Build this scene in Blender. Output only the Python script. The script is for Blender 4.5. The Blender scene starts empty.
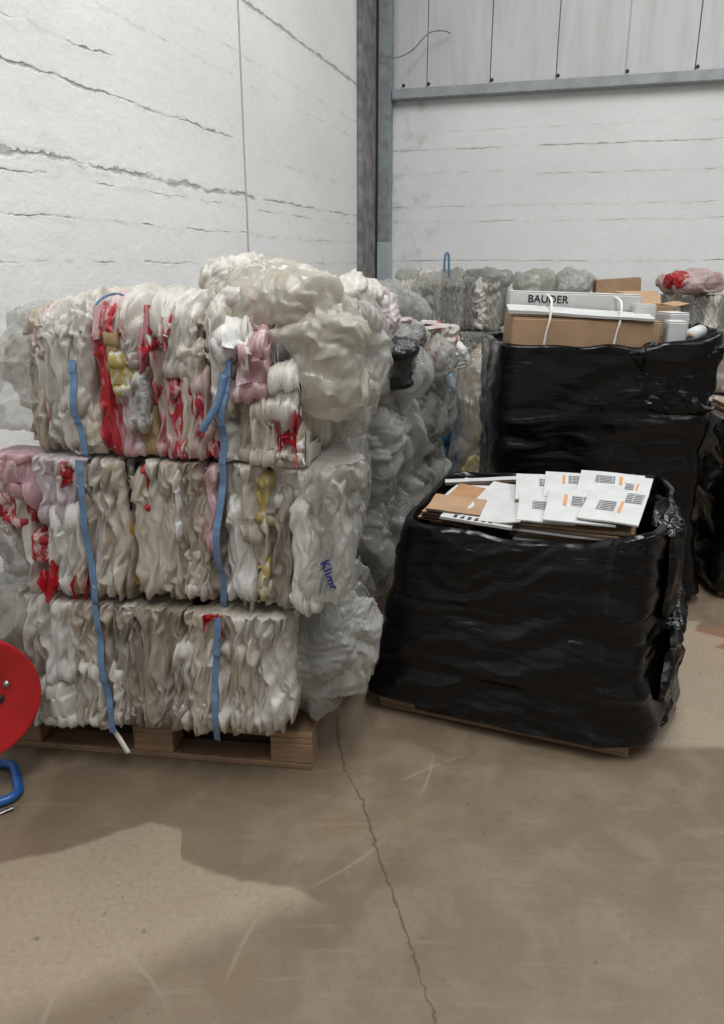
import bpy, math, random
import numpy as np
C = bpy.context.scene.collection
R = math.radians
rng = np.random.default_rng(7)

# ------------------------------------------------------------------ numpy noise
def _hash(ix, iy, iz, seed):
    h = (ix.astype(np.int64) * 374761393 + iy.astype(np.int64) * 668265263 + iz.astype(np.int64) * 2147483647 + seed * 1274126177) & 0xffffffff
    h = ((h ^ (h >> 13)) * 1274126177) & 0xffffffff
    return ((h ^ (h >> 16)) & 0xffff) / 65535.0

def noise3(p, seed=0):
    i = np.floor(p); f = p - i; f = f * f * (3 - 2 * f)
    ix, iy, iz = (i[..., k].astype(np.int64) for k in range(3))
    fx, fy, fz = f[..., 0], f[..., 1], f[..., 2]
    r = 0
    for a in (0, 1):
        for b in (0, 1):
            for c in (0, 1):
                w = (fx if a else 1 - fx) * (fy if b else 1 - fy) * (fz if c else 1 - fz)
                r = r + w * _hash(ix + a, iy + b, iz + c, seed)
    return r * 2 - 1

def fbm(p, seed=0, o=3):
    r = 0; a = 1.0; s = 0
    for k in range(o):
        r = r + a * noise3(p * (2 ** k), seed + k); s += a; a *= .5
    return r / s

def noise1(t, seed=0):
    t = np.asarray(t, float)
    return noise3(np.stack([t, t * 0 + seed * 1.37 + .5, t * 0 + .25], -1), seed)

# ------------------------------------------------------------------ sharp creases
def tri(t):
    t = np.mod(t, 1.0)
    return 1 - 4 * np.abs(t - .5)

def creases(P, dirs, freqs, amps, seed, warp=.35):
    """sum of sharp folds; P in metres, dirs unit vectors, freqs folds per metre"""
    g = np.random.default_rng(seed)
    off = g.uniform(0, 50, 3)
    f0 = freqs[0]
    wv = np.stack([fbm(P * f0 * .9 + off + 7 * k, seed + k, 2) for k in range(3)], -1) * warp / f0
    f1 = freqs[min(2, len(freqs) - 1)]
    wv2 = np.stack([noise3(P * f1 * .8 + off + 11 * k, seed + 5 + k) for k in range(3)], -1) * warp * .7 / f1
    Q = P + wv; r = 0
    for k, (d, f, a) in enumerate(zip(dirs, freqs, amps)):
        q = Q if k < 2 else Q + wv2
        m = np.clip(.75 + .9 * noise3(P * f * .45 + off + k * 3.3, seed + 20 + k), .05, 1.5)
        r = r + a * m * tri((q @ np.asarray(d, float)) * f + g.uniform(0, 1))
    return r

# ------------------------------------------------------------------ objects
def mesh_obj(name, verts, faces, mat, parent=None, smooth=True, loc=None):
    me = bpy.data.meshes.new(name)
    if isinstance(faces, np.ndarray):
        v = np.asarray(verts, np.float32).reshape(-1, 3)
        me.vertices.add(len(v)); me.vertices.foreach_set('co', v.ravel())
        k = faces.shape[1]
        me.loops.add(faces.size); me.loops.foreach_set('vertex_index', faces.ravel().astype(np.int32))
        me.polygons.add(len(faces))
        me.polygons.foreach_set('loop_start', np.arange(0, faces.size, k, dtype=np.int32))
        me.polygons.foreach_set('loop_total', np.full(len(faces), k, dtype=np.int32))
        me.update(calc_edges=True)
    else:
        me.from_pydata([tuple(map(float, p)) for p in verts], [], faces)
    me.validate()
    me.polygons.foreach_set('use_smooth', [smooth] * len(me.polygons))
    for m in (mat if isinstance(mat, (list, tuple)) else [mat]):
        me.materials.append(m)
    o = bpy.data.objects.new(name, me); C.objects.link(o)
    if parent: o.parent = parent
    if loc: o.location = loc
    return o

def thing(name, label, cat, loc=(0, 0, 0), rz=0, group=None):
    o = bpy.data.objects.new(name, None); C.objects.link(o); o.empty_display_size = .1
    o.location = loc; o.rotation_euler = (0, 0, rz)
    return tag(o, label, cat, group)

def tag(o, label=None, cat=None, group=None, kind=None):
    if label: o['label'] = label
    if cat: o['category'] = cat
    if group: o['group'] = group
    if kind: o['kind'] = kind
    return o

def grid_faces(nu, nv, wrap=False):
    i = np.arange(nu if wrap else nu - 1); j = np.arange(nv - 1)
    I, J = np.meshgrid(i, j, indexing='ij'); I2 = (I + 1) % nu
    return np.stack([I * nv + J, I2 * nv + J, I2 * nv + J + 1, I * nv + J + 1], -1).reshape(-1, 4)

class MB:
    """collects shapes into one mesh"""
    def __init__(s): s.v = []; s.f = []
    def add(s, v, f):
        b = len(s.v); s.v += [tuple(p) for p in v]; s.f += [tuple(b + i for i in q) for q in f]; return s
    def box(s, x0, x1, y0, y1, z0, z1, b=.002):
        """box with chamfered edges"""
        b = min(b, (x1 - x0) * .3, (y1 - y0) * .3, (z1 - z0) * .3)
        lo = (x0, y0, z0); hi = (x1, y1, z1); idx = {}; v = []
        for a in (0, 1):
            for c in (0, 1):
                for d in (0, 1):
                    for ax in range(3):
                        p = []
                        for k, q in enumerate((a, c, d)):
                            e = 0 if k == ax else b
                            p.append(hi[k] - e if q else lo[k] + e)
                        idx[(a, c, d, ax)] = len(v); v.append(p)
        f = []
        for ax in range(3):
            o1, o2 = [k for k in range(3) if k != ax]
            for sd in (0, 1):
                q = []
                for (p1, p2) in ((0, 0), (1, 0), (1, 1), (0, 1)):
                    key = [0, 0, 0]; key[ax] = sd; key[o1] = p1; key[o2] = p2
                    q.append(idx[(*key, ax)])
                f.append(q)
            for p1 in (0, 1):
                for p2 in (0, 1):
                    k0 = [0, 0, 0]; k1 = [0, 0, 0]; k0[ax] = 0; k1[ax] = 1
                    for kk in (k0, k1): kk[o1] = p1; kk[o2] = p2
                    f.append([idx[(*k0, o1)], idx[(*k1, o1)], idx[(*k1, o2)], idx[(*k0, o2)]])
        for a in (0, 1):
            for c in (0, 1):
                for d in (0, 1): f.append([idx[(a, c, d, 0)], idx[(a, c, d, 1)], idx[(a, c, d, 2)]])
        return s.add(v, f)
    def tube(s, pts, r, n=10, closed=False, flat=None, up=(0, 0, 1)):
        if flat: n = 4; flat = (flat[0] * 1.41, flat[1] * 1.41)
        """tube or flat ribbon along pts; flat=(half width, half thickness)"""
        P = np.asarray(pts, float); m = len(P)
        v = []
        for i in range(m):
            t = (P[(i + 1) % m] - P[i - 1]) if closed else (P[min(i + 1, m - 1)] - P[max(i - 1, 0)])
            t = t / (np.linalg.norm(t) + 1e-9)
            u = np.asarray(up, float); u = u - t * (u @ t)
            if np.linalg.norm(u) < 1e-3: u = np.array((1., .3, 0)); u = u - t * (u @ t)
            u /= np.linalg.norm(u); w = np.cross(t, u)
            a, b = flat if flat else (r, r)
            for k in range(n):
                th = 2 * math.pi * (k + .5) / n
                v.append(P[i] + w * a * math.cos(th) + u * b * math.sin(th))
        f = []
        for i in range(m if closed else m - 1):
            for k in range(n):
                i2 = (i + 1) % m
                f.append([i * n + k, i * n + (k + 1) % n, i2 * n + (k + 1) % n, i2 * n + k])
        if not closed: f += [list(range(n))[::-1], [(m - 1) * n + k for k in range(n)]]
        return s.add(v, f)
    def lathe(s, prof, n=48, M=None):
        """profile of (radius, height) round the z axis, then moved by M"""
        v = []; m = len(prof)
        for k in range(n):
            th = 2 * math.pi * k / n
            for (r, h) in prof: v.append((r * math.cos(th), r * math.sin(th), h))
        v = np.array(v)
        if M is not None: v = v @ np.asarray(M[0]).T + np.asarray(M[1])
        f = [[k * m + i, ((k + 1) % n) * m + i, ((k + 1) % n) * m + i + 1, k * m + i + 1] for k in range(n) for i in range(m - 1)]
        return s.add(v, f)
    def turn(s, deg, org=(0, 0, 0), axis='z', start=0):
        a = R(deg); c, q = math.cos(a), math.sin(a)
        for i in range(start, len(s.v)):
            x, y, z = (s.v[i][k] - org[k] for k in range(3))
            if axis == 'z': x, y = x * c - y * q, x * q + y * c
            elif axis == 'x': y, z = y * c - z * q, y * q + z * c
            else: x, z = x * c + z * q, -x * q + z * c
            s.v[i] = (x + org[0], y + org[1], z + org[2])
        return s
    def move(s, d, start=0):
        for i in range(start, len(s.v)): s.v[i] = tuple(s.v[i][k] + d[k] for k in range(3))
        return s
    def build(s, name, mat, parent=None, smooth=False, loc=None):
        return mesh_obj(name, s.v, s.f, mat, parent, smooth, loc)

def catmull(P, m):
    P = np.asarray(P, float); n = len(P)
    t = np.linspace(0, n - 1, m); i = np.clip(t.astype(int), 0, n - 2); f = (t - i)[:, None]
    g = lambda k: P[np.clip(k, 0, n - 1)]
    a, b, c, d = g(i - 1), g(i), g(i + 1), g(i + 2)
    return .5 * ((2 * b) + (-a + c) * f + (2 * a - 5 * b + 4 * c - d) * f ** 2 + (-a + 3 * b - 3 * c + d) * f ** 3)

# ------------------------------------------------------------------ materials
class NT:
    def __init__(s, name):
        s.m = bpy.data.materials.new(name); s.m.use_nodes = True
        s.t = s.m.node_tree; s.t.nodes.clear()
        s.out = s.n('ShaderNodeOutputMaterial')
        s.tc = s.n('ShaderNodeTexCoord')
    def n(s, k, **kw):
        x = s.t.nodes.new(k)
        for a, b in kw.items(): setattr(x, a, b)
        return x
    def put(s, inp, val):
        if isinstance(val, bpy.types.NodeSocket): s.t.links.new(val, inp)
        elif isinstance(val, (tuple, list)) and len(val) == 3 and inp.type == 'RGBA': inp.default_value = (*val, 1)
        else: inp.default_value = val
    def math(s, op, a, b=None, c=None, clamp=False):
        x = s.n('ShaderNodeMath', operation=op); x.use_clamp = clamp
        for i, q in enumerate((a, b, c)):
            if q is not None: s.put(x.inputs[i], q)
        return x.outputs[0]
    def ramp(s, x, a, b, lo=0., hi=1., smooth=True):
        y = s.n('ShaderNodeMapRange', interpolation_type='SMOOTHSTEP' if smooth else 'LINEAR')
        for k, q in zip(('Value', 'From Min', 'From Max', 'To Min', 'To Max'), (x, a, b, lo, hi)): s.put(y.inputs[k], q)
        return y.outputs[0]
    def mix(s, f, a, b, blend='MIX'):
        x = s.n('ShaderNodeMix', data_type='RGBA', blend_type=blend)
        s.put(x.inputs['Factor'], f); s.put(x.inputs['A'], a); s.put(x.inputs['B'], b)
        return x.outputs['Result']
    def coord(s, scale=(1, 1, 1), loc=(0, 0, 0), rot=(0, 0, 0), src='Object'):
        x = s.n('ShaderNodeMapping'); s.put(x.inputs['Vector'], s.tc.outputs[src])
        x.inputs['Scale'].default_value = scale; x.inputs['Location'].default_value = loc; x.inputs['Rotation'].default_value = rot
        return x.outputs[0]
    def noise(s, vec, scale=5., detail=3., rough=.55, dist=0.):
        x = s.n('ShaderNodeTexNoise'); s.put(x.inputs['Vector'], vec)
        x.inputs['Scale'].default_value = scale; x.inputs['Detail'].default_value = detail
        x.inputs['Roughness'].default_value = rough; x.inputs['Distortion'].default_value = dist
        return x.outputs['Fac']
    def voro(s, vec, scale, feature='F1', out='Distance'):
        x = s.n('ShaderNodeTexVoronoi', feature=feature); s.put(x.inputs['Vector'], vec); x.inputs['Scale'].default_value = scale
        return x.outputs[out]
    def xyz(s, vec=None):
        x = s.n('ShaderNodeSeparateXYZ'); s.put(x.inputs[0], vec if vec is not None else s.tc.outputs['Object'])
        return x.outputs
    def bump(s, h, strength=.3, dist=.01, normal=None):
        x = s.n('ShaderNodeBump'); s.put(x.inputs['Height'], h); x.inputs['Strength'].default_value = strength; x.inputs['Distance'].default_value = dist
        if normal is not None: s.put(x.inputs['Normal'], normal)
        return x.outputs[0]
    def bsdf(s, **kw):
        x = s.n('ShaderNodeBsdfPrincipled')
        for k, q in kw.items(): s.put(x.inputs[k.replace('_', ' ')], q)
        return x.outputs[0]
    def done(s, sh):
        s.t.links.new(sh, s.out.inputs['Surface']); return s.m
    def curve(s, x, pts, x0, x1, y0, y1):
        """float curve through pts (x, y), inputs and outputs in metres"""
        u = s.ramp(x, x0, x1, 0., 1., False)
        k = s.n('ShaderNodeFloatCurve'); s.put(k.inputs['Value'], u)
        cv = k.mapping.curves[0]
        P = sorted(((a - x0) / (x1 - x0), (b - y0) / (y1 - y0)) for a, b in pts)
        while len(cv.points) < len(P): cv.points.new(.5, .5)
        for q, (a, b) in zip(cv.points, P): q.location = (a, b); q.handle_type = 'VECTOR'
        k.mapping.update()
        return s.math('ADD', s.math('MULTIPLY', k.outputs[0], y1 - y0), y0)

def film_mat(name, c1, c2=None, amount=.5, pscale=(30, 30, 9), rough=.38, trans=.25, clear=0., dirt=.25, soft=.05, coat=0., stretch=.4, bmp=.6):
    """plastic film: creased, slightly see-through, optional print c2 in patches"""
    m = NT(name)
    col = m.mix(m.ramp(m.noise(m.coord(), 9, 4, .6), .3, .75), c1, tuple(x * (1 - dirt) * y for x, y in zip(c1, (1, .97, .9))))
    if c2:
        pn = m.noise(m.coord(pscale), 1., 4, .65, .6)
        th = 1 - amount
        col = m.mix(m.ramp(pn, .5 + (th - .5) * .5 - soft, .5 + (th - .5) * .5 + soft), col, c2)
    rn = m.n('ShaderNodeTexNoise', noise_type='RIDGED_MULTIFRACTAL'); m.put(rn.inputs['Vector'], m.coord((1, 1, stretch)))
    rn.inputs['Scale'].default_value = 16; rn.inputs['Detail'].default_value = 3; rn.inputs['Roughness'].default_value = .5; rn.inputs['Distortion'].default_value = .8
    v2 = m.noise(m.coord((1, 1, stretch)), 70, 2, .6, 1.5)
    h = m.math('ADD', m.math('MULTIPLY', rn.outputs['Fac'], .7), m.math('MULTIPLY', v2, .5))
    nm = m.bump(h, bmp, .010)
    p = m.bsdf(Base_Color=col, Roughness=rough, IOR=1.5, Normal=nm, Coat_Weight=coat, Coat_Roughness=.07, Coat_Normal=nm)
    if trans:
        t = m.n('ShaderNodeBsdfTranslucent'); m.put(t.inputs['Color'], col); m.put(t.inputs['Normal'], nm)
        x = m.n('ShaderNodeMixShader'); x.inputs[0].default_value = trans; m.t.links.new(p, x.inputs[1]); m.t.links.new(t.outputs[0], x.inputs[2]); p = x.outputs[0]
    if clear:
        t = m.n('ShaderNodeBsdfTransparent'); t.inputs['Color'].default_value = (.93, .94, .92, 1)
        lw = m.n('ShaderNodeLayerWeight'); lw.inputs['Blend'].default_value = .35; m.put(lw.inputs['Normal'], nm)
        f = m.math('MULTIPLY', m.ramp(lw.outputs['Facing'], .1, .9, 1., .35), clear)
        x = m.n('ShaderNodeMixShader'); m.put(x.inputs[0], f); m.t.links.new(p, x.inputs[1]); m.t.links.new(t.outputs[0], x.inputs[2]); p = x.outputs[0]
    return m.done(p)

W = (.70, .67, .62)
M = {}
M['white'] = film_mat('white_film', (.76, .735, .685))
M['bright'] = film_mat('bright_white_film', (.82, .82, .80), dirt=.1)
M['cream'] = film_mat('cream_film', (.70, .635, .54))
M['beige'] = film_mat('beige_film', (.58, .51, .425))
M['greige'] = film_mat('grey_beige_film', (.43, .385, .325))
M['grey'] = film_mat('grey_film', (.22, .22, .22), rough=.3)
M['dark'] = film_mat('black_film', (.02, .02, .022), rough=.25, trans=0)
M['pink'] = film_mat('pink_film', (.62, .38, .42), (.72, .60, .60), .35)
M['palepink'] = film_mat('pale_pink_film', (.66, .52, .50), (.55, .20, .22), .28)
M['lilac'] = film_mat('lilac_film', (.66, .56, .60), (.74, .70, .70), .4)
M['red'] = film_mat('red_film', (.55, .02, .03), (.68, .36, .36), .3, (45, 45, 30), dirt=.15)
M['redpink'] = film_mat('red_printed_pink_film', (.58, .30, .33), (.50, .025, .04), .55, (26, 26, 8))
M['redwhite'] = film_mat('red_printed_white_film', (.76, .72, .70), (.52, .03, .045), .36, (16, 16, 16))
M['redlow'] = film_mat('red_lettered_film', (.50, .03, .05), (.70, .50, .46), .42, (34, 34, 14))
M['tan'] = film_mat('tan_film', (.50, .36, .20))
M['yellow'] = film_mat('yellow_film', (.62, .50, .16), (.70, .66, .56), .45, (28, 28, 18))
M['yellowprint'] = film_mat('grey_yellow_printed_film', (.62, .60, .56), (.22, .24, .30), .40, (50, 50, 40))
M['orange'] = film_mat('orange_film', (.50, .26, .06))
M['blue'] = film_mat('blue_film', (.06, .22, .45), (.35, .50, .62), .35, trans=.35)
M['clear'] = film_mat('clear_film', (.66, .655, .625), rough=.14, trans=.25, clear=.6, dirt=.2, coat=1., stretch=.7)
M['clearwarm'] = film_mat('yellowish_clear_film', (.64, .61, .53), rough=.2, trans=.25, clear=.4, dirt=.15, coat=.8, stretch=.6)
M['cleargrey'] = film_mat('greyish_clear_film', (.50, .49, .475), rough=.14, trans=.25, clear=.55, dirt=.25, coat=1., stretch=.7)
M['cleargreen'] = film_mat('greenish_clear_film', (.60, .61, .55), rough=.18, trans=.2, clear=.45, dirt=.25, coat=1., stretch=.7)
M['core'] = film_mat('packed_film', (.34, .32, .29), (.55, .53, .5), .45, (14, 14, 6), trans=0)
M['corewarm'] = film_mat('packed_pale_film', (.50, .46, .40), (.36, .31, .26), .45, (40, 40, 4), trans=0)

def simple(name, col, rough=.5, metal=0., spec=None, nz=0., nscale=20, bump=0., bscale=60, col2=None):
    m = NT(name)
    c = col
    if nz: c = m.mix(m.ramp(m.noise(m.coord(), nscale, 4, .6), .3, .7), col, col2 or tuple(x * (1 - nz) for x in col))
    kw = dict(Base_Color=c, Roughness=rough, Metallic=metal)
    if bump: kw['Normal'] = m.bump(m.noise(m.coord(), bscale, 4, .6), bump, .004)
    return m.done(m.bsdf(**kw))

M['strap'] = simple('blue_strap', (.14, .25, .42), .45, nz=.25, nscale=60)
M['twine'] = simple('white_twine', (.74, .71, .64), .7)
M['reel_red'] = simple('red_painted_steel', (.50, .012, .014), .38, nz=.25, nscale=14, bump=.06)
M['tube_blue'] = simple('blue_painted_tube', (.015, .10, .33), .32, nz=.2, nscale=25)
M['steel'] = simple('bare_steel', (.35, .35, .36), .35, .9)
M['rubber'] = simple('dark_rubber', (.02, .02, .02), .6)
M['cardboard'] = simple('brown_cardboard', (.40, .255, .145), .75, nz=.18, nscale=9, bump=.05)
M['cardedge'] = simple('cardboard_edges', (.20, .135, .09), .85, nz=.5, nscale=90)
M['kraft'] = simple('orange_kraft_card', (.38, .20, .095), .75, nz=.15, nscale=12)
M['whitecard'] = simple('white_card', (.55, .555, .54), .6, nz=.12, nscale=10)
M['greycard'] = simple('grey_card', (.52, .52, .50), .65, nz=.12, nscale=10)
M['ink'] = simple('black_ink', (.02, .02, .02), .6)
M['ink_blue'] = simple('blue_ink', (.015, .03, .22), .5)
M['ink_orange'] = simple('orange_ink', (.55, .25, .10), .6)

def wood_mat(name, c1, c2):
    m = NT(name)
    g = m.noise(m.coord((2, 30, 30)), 1.5, 5, .6, .8)
    st = m.noise(m.coord(), 7, 3)
    c = m.mix(m.ramp(g, .3, .7), c1, c2)
    c = m.mix(m.ramp(st, .55, .75, 0., .5), c, tuple(x * .5 for x in c2))
    return m.done(m.bsdf(Base_Color=c, Roughness=.8, Normal=m.bump(g, .25, .003)))
M['wood'] = wood_mat('pallet_wood', (.30, .19, .11), (.20, .125, .075))
M['woodpale'] = wood_mat('pale_wood', (.52, .38, .24), (.40, .27, .16))

def wrap_mat(name='black_stretch_wrap', fine=.5, k=1.):
    m = NT(name)
    a = m.noise(m.coord((3, 3, 26), rot=(0, .12, 0)), 1.6, 5, .6, 1.0)
    rn = m.n('ShaderNodeTexNoise', noise_type='RIDGED_MULTIFRACTAL'); m.put(rn.inputs['Vector'], m.coord((k, k, 3.2), rot=(.1, .16, 0)))
    rn.inputs['Scale'].default_value = 5; rn.inputs['Detail'].default_value = 5; rn.inputs['Roughness'].default_value = .55; rn.inputs['Distortion'].default_value = .7
    patch = m.ramp(m.noise(m.coord(), 3.2, 3, .6), .42, .66)
    hh = m.math('ADD', m.math('MULTIPLY', a, .6), m.math('MULTIPLY', m.math('MULTIPLY', rn.outputs['Fac'], patch), .6))
    nm = m.bump(hh, fine, .012)
    col = m.mix(m.ramp(m.noise(m.coord((2, 2, 7)), 2.5, 4, .6), .45, .8), (.0028, .0028, .0032), (.007, .0072, .0085))
    return m.done(m.bsdf(Base_Color=col, Roughness=m.ramp(a, .3, .7, .10, .24), IOR=1.45, Specular_IOR_Level=.38, Normal=nm))
M['wrap'] = wrap_mat()
M['wrapflap'] = wrap_mat('crinkled_black_wrap', .9, 2.6)
M['wrapload'] = M['wrap']

def text(name, s, size, mat, parent, off=0.):
    cu = bpy.data.curves.new(name, 'FONT'); cu.body = s; cu.size = size; cu.extrude = .0006; cu.offset = off; cu.space_character = 1.05
    q = bpy.data.objects.new(name + '_src', cu); C.objects.link(q)
    me = bpy.data.meshes.new_from_object(q.evaluated_get(bpy.context.evaluated_depsgraph_get()))
    bpy.data.objects.remove(q); me.materials.clear(); me.materials.append(mat)
    o = bpy.data.objects.new(name, me); C.objects.link(o); o.parent = parent
    return o

ZLIM = [None]
def press(pts, org):
    """films of one bale stay between the pressed planes under and over it"""
    if ZLIM[0] is not None:
        lo, hi = ZLIM[0]; z = pts[:, 2] + org[2]
        s = .012
        z = np.where(z < lo + s, lo + s - s * (1 - np.exp(-(lo + s - z) / s)) * .98, z)
        if hi is not None: z = np.where(z > hi - s, hi - s + s * (1 - np.exp(-(z - hi + s) / s)) * .98, z)
        pts[:, 2] = z - org[2]
    return pts

# ------------------------------------------------------------------ films and bags
def film(F, xt, zt, xb, zb, wt, wb, out, bulge, mat, parent, name='film_sheet', amp=1., fl='p', seed=0, org=(0, 0, 0), over=.22, tuck=.06):
    """one sheet of film packed into a face of a bale. F(x, out, z) gives the place"""
    g = np.random.default_rng(seed)
    L = abs(zt - zb); w = max(wt, wb)
    nu = int(np.clip(w / .0034, 14, 60)); nv = int(np.clip(L / .005, 14, 110))
    if 'o' in fl:
        path = [(-over, zt + .004), (-over * .5, zt + .012), (-.01, zt + .004), (out * .8, zt - .035), (out, zt - .09), (out, zb + (zt - zb) * .35), (out, zb + .035), (-tuck, zb)]
    else:
        path = [(-tuck, zt), (out, zt - .02), (out, zt - .3 * L), (out, zb + .3 * L), (out, zb + .02), (-tuck, zb)]
    P = catmull(path, nv)
    T = np.gradient(P, axis=0); T /= np.linalg.norm(T, axis=1, keepdims=True) + 1e-9
    Nn = np.stack([-T[:, 1], T[:, 0]], -1)
    v = np.linspace(0, 1, nv); u = np.linspace(-1, 1, nu)
    U, V = np.meshgrid(u, v, indexing='ij')
    wv = wt + (wb - wt) * v
    endp = np.clip(1 - np.abs(2 * v - 1) ** 6, 0, 1) ** .5
    wv = wv * (.85 + .15 * endp) * (1 + .2 * noise1(v * L * 9 + seed, seed))
    xc = xt + (xb - xt) * v + .012 * noise1(v * L * 9 + seed * 3.1, seed + 5) * min(1, w / .06)
    X = xc[None] + U * wv[None] * .5 * (1 + .28 * np.abs(U) * noise1(V * L * 22 + seed * 1.7 + np.sign(U) * 9, seed + 2))
    prof = np.clip(1 - np.abs(U) ** 3.2, 0, 1) ** .6
    skew = g.uniform(-.016, .016)
    d = .75 * bulge * prof * (.45 + .55 * endp[None]) - tuck * (1 - prof) ** 3 + skew * U
    d = d + bulge * .5 * noise1(V * L * 9 + seed * 2.3, seed + 8)
    arc = v * (L + (over if 'o' in fl else 0))
    a_ = U * wv[None] * .5; s_ = arc[None] + 0 * U
    P3 = np.stack([a_ + g.uniform(0, 9), s_ + g.uniform(0, 9), 0 * a_ + g.uniform(0, 9)], -1)
    if 'c' in fl:
        an = g.uniform(0, np.pi, 5); fr = np.array([9, 15, 24, 38, 60]) * g.uniform(.85, 1.2); am = np.array([.015, .010, .0065, .0042, .0024])
    else:
        an = np.array([g.uniform(-.22, .22), g.uniform(-.3, .3), g.uniform(-.2, .2), g.uniform(-.5, .5), g.uniform(-.3, .3)]); fr = np.array([13, 21, 34, 46, 72]) * g.uniform(.85, 1.2); am = np.array([.012, .011, .0075, .0038, .0026])
    cr = creases(P3, [(math.cos(q), math.sin(q), 0) for q in an], fr, am, seed, .45 if 'c' in fl else .38)
    cz = creases(P3 + 3.1, [(math.cos(q + .8), math.sin(q + .8), 0) for q in an[:3]], fr[:3], am[:3], seed + 1)
    edge = np.clip((1 - np.abs(U)) * 5, .3, 1)
    d = d + cr * amp * edge
    X = X + cz * amp * .5 * edge
    O = P[None, :, 0] + Nn[None, :, 0] * d
    Z = P[None, :, 1] + Nn[None, :, 1] * d + cz * amp * .5
    pts = F(X, O, Z)
    pts = np.stack(pts, -1).reshape(-1, 3) - np.asarray(org)
    return mesh_obj(name, press(pts, org), grid_faces(nu, nv), mat, parent)

def bag(cen, rad, mat, parent=None, name='film_bag', seed=0, org=(0, 0, 0), k=1.6, amp=1., n=100, sq=2.3, rot=0., lump=.24, fine=.35, tilt=0.):
    """a crumpled closed bag"""
    g = np.random.default_rng(seed)
    nu, nv = n, int(n * .62)
    th = np.linspace(0, 2 * np.pi, nu, endpoint=False); ph = np.linspace(0.03, np.pi - .03, nv)
    TH, PH = np.meshgrid(th, ph, indexing='ij')
    D = np.stack([np.sin(PH) * np.cos(TH), np.sin(PH) * np.sin(TH), np.cos(PH)], -1)
    r = (np.abs(D) ** sq).sum(-1, keepdims=True) ** (-1 / sq)
    rad = np.asarray(rad, float)
    Q = D * r * rad
    s = 1.0 / rad.mean()
    Q = Q * (1 + lump * fbm(Q * s + seed * 3.7, seed, 3)[..., None])
    dirs = g.normal(size=(6, 3)); dirs[:, 2] *= .55; dirs /= np.linalg.norm(dirs, axis=1, keepdims=True)
    fr = np.array([4.2, 6.5, 10, 16, 27, 48]) / k * 1.15; am = np.array([.020, .013, .0085, .0062, .0045, .0028]) * k / 1.15
    am = am * min(1, rad.mean() / .11) * amp
    h = creases(Q + 5, dirs, fr, am, seed, .5)
    Q = Q + D * h[..., None] * np.clip(np.sin(PH) * 3, .3, 1)[..., None]
    h2 = creases(Q + 9, dirs[::-1], fr, am * .6, seed + 31, .5)
    Q[..., 2] += h2; Q[..., 0] -= h2 * D[..., 1]; Q[..., 1] += h2 * D[..., 0]
    a = R(tilt); c, q = math.cos(a), math.sin(a)
    Q = np.stack([Q[..., 0] * c + Q[..., 2] * q, Q[..., 1], -Q[..., 0] * q + Q[..., 2] * c], -1)
    a = R(rot); c, q = math.cos(a), math.sin(a)
    Q = np.stack([Q[..., 0] * c - Q[..., 1] * q, Q[..., 0] * q + Q[..., 1] * c, Q[..., 2]], -1)
    pts = Q.reshape(-1, 3) + np.asarray(cen, float) - np.asarray(org)
    f = grid_faces(nu, nv, True)
    o = mesh_obj(name, press(pts, org), f, mat, parent)
    return o

def core(F0, x0, x1, y0, y1, z0, z1, mat, parent, seed, org, name='packed_film'):
    """inner body of a bale: a pinched block with pleated flanks"""
    n = 180; m = 26
    t = np.linspace(0, 2 * np.pi, n, endpoint=False)
    cx, cy = np.cos(t), np.sin(t); e = (np.abs(cx) ** 9 + np.abs(cy) ** 9) ** (-1 / 9)
    cx, cy = cx * e, cy * e
    v = np.linspace(0, 1, m); zz = np.interp(v, [0, .14, .86, 1], [0, 0, 1, 1]); rr = np.interp(v, [0, .14, .2, .5, .8, .86, 1], [.05, .93, .98, 1.0, .98, .93, .05])
    X = (x0 + x1) / 2 + np.outer(cx, rr) * (x1 - x0) / 2; Y = (y0 + y1) / 2 + np.outer(cy, rr) * (y1 - y0) / 2
    Z = z0 + (z1 - z0) * zz[None] + 0 * X
    p = np.stack([X * 22, Y * 22, Z * 3], -1)
    d = .022 * fbm(p, seed, 3)
    X = X + cx[:, None] * d; Y = Y + cy[:, None] * d; Z = Z + .012 * fbm(np.stack([X * 9, Y * 9, Z * 9], -1), seed + 4, 2)
    pts = np.stack([X, Y, Z], -1).reshape(-1, 3) - np.asarray(org)
    return mesh_obj(name, press(pts, org), grid_faces(n, m, True), mat, parent)

class Stack:
    def __init__(s, O, deg): s.O = O; s.a = R(deg)
    def world(s, x, y, z): 
        c, q = math.cos(s.a), math.sin(s.a)
        return (s.O[0] + x * c - y * q, s.O[1] + x * q + y * c, z)
    def bale(s, W0, W1, D, z0, z1, name, label, group, mat='core', seed=0):
        org = ((W0 + W1) / 2, D / 2, z0); s.top = z1 > 1.4; ZLIM[0] = (z0 - .004, None if s.top else z1 + .004)
        t = thing(name, label, 'bale', s.world(*org), s.a, group)
        core(None, W0 + .02, W1 - .02, .03, D - .02, z0 + .004, z1 - .012, M[mat], t, seed, org)
        return t, org

# ================================================================== the setting
EB = (.9593, -.2823); WL = (.2823, .9593); COR = (.17, 8.9)
def along(a, out=0, z=0):      # along the back wall, out into the hall
    return (COR[0] + EB[0] * a - WL[0] * out, COR[1] + EB[1] * a - WL[1] * out, z)

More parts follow.
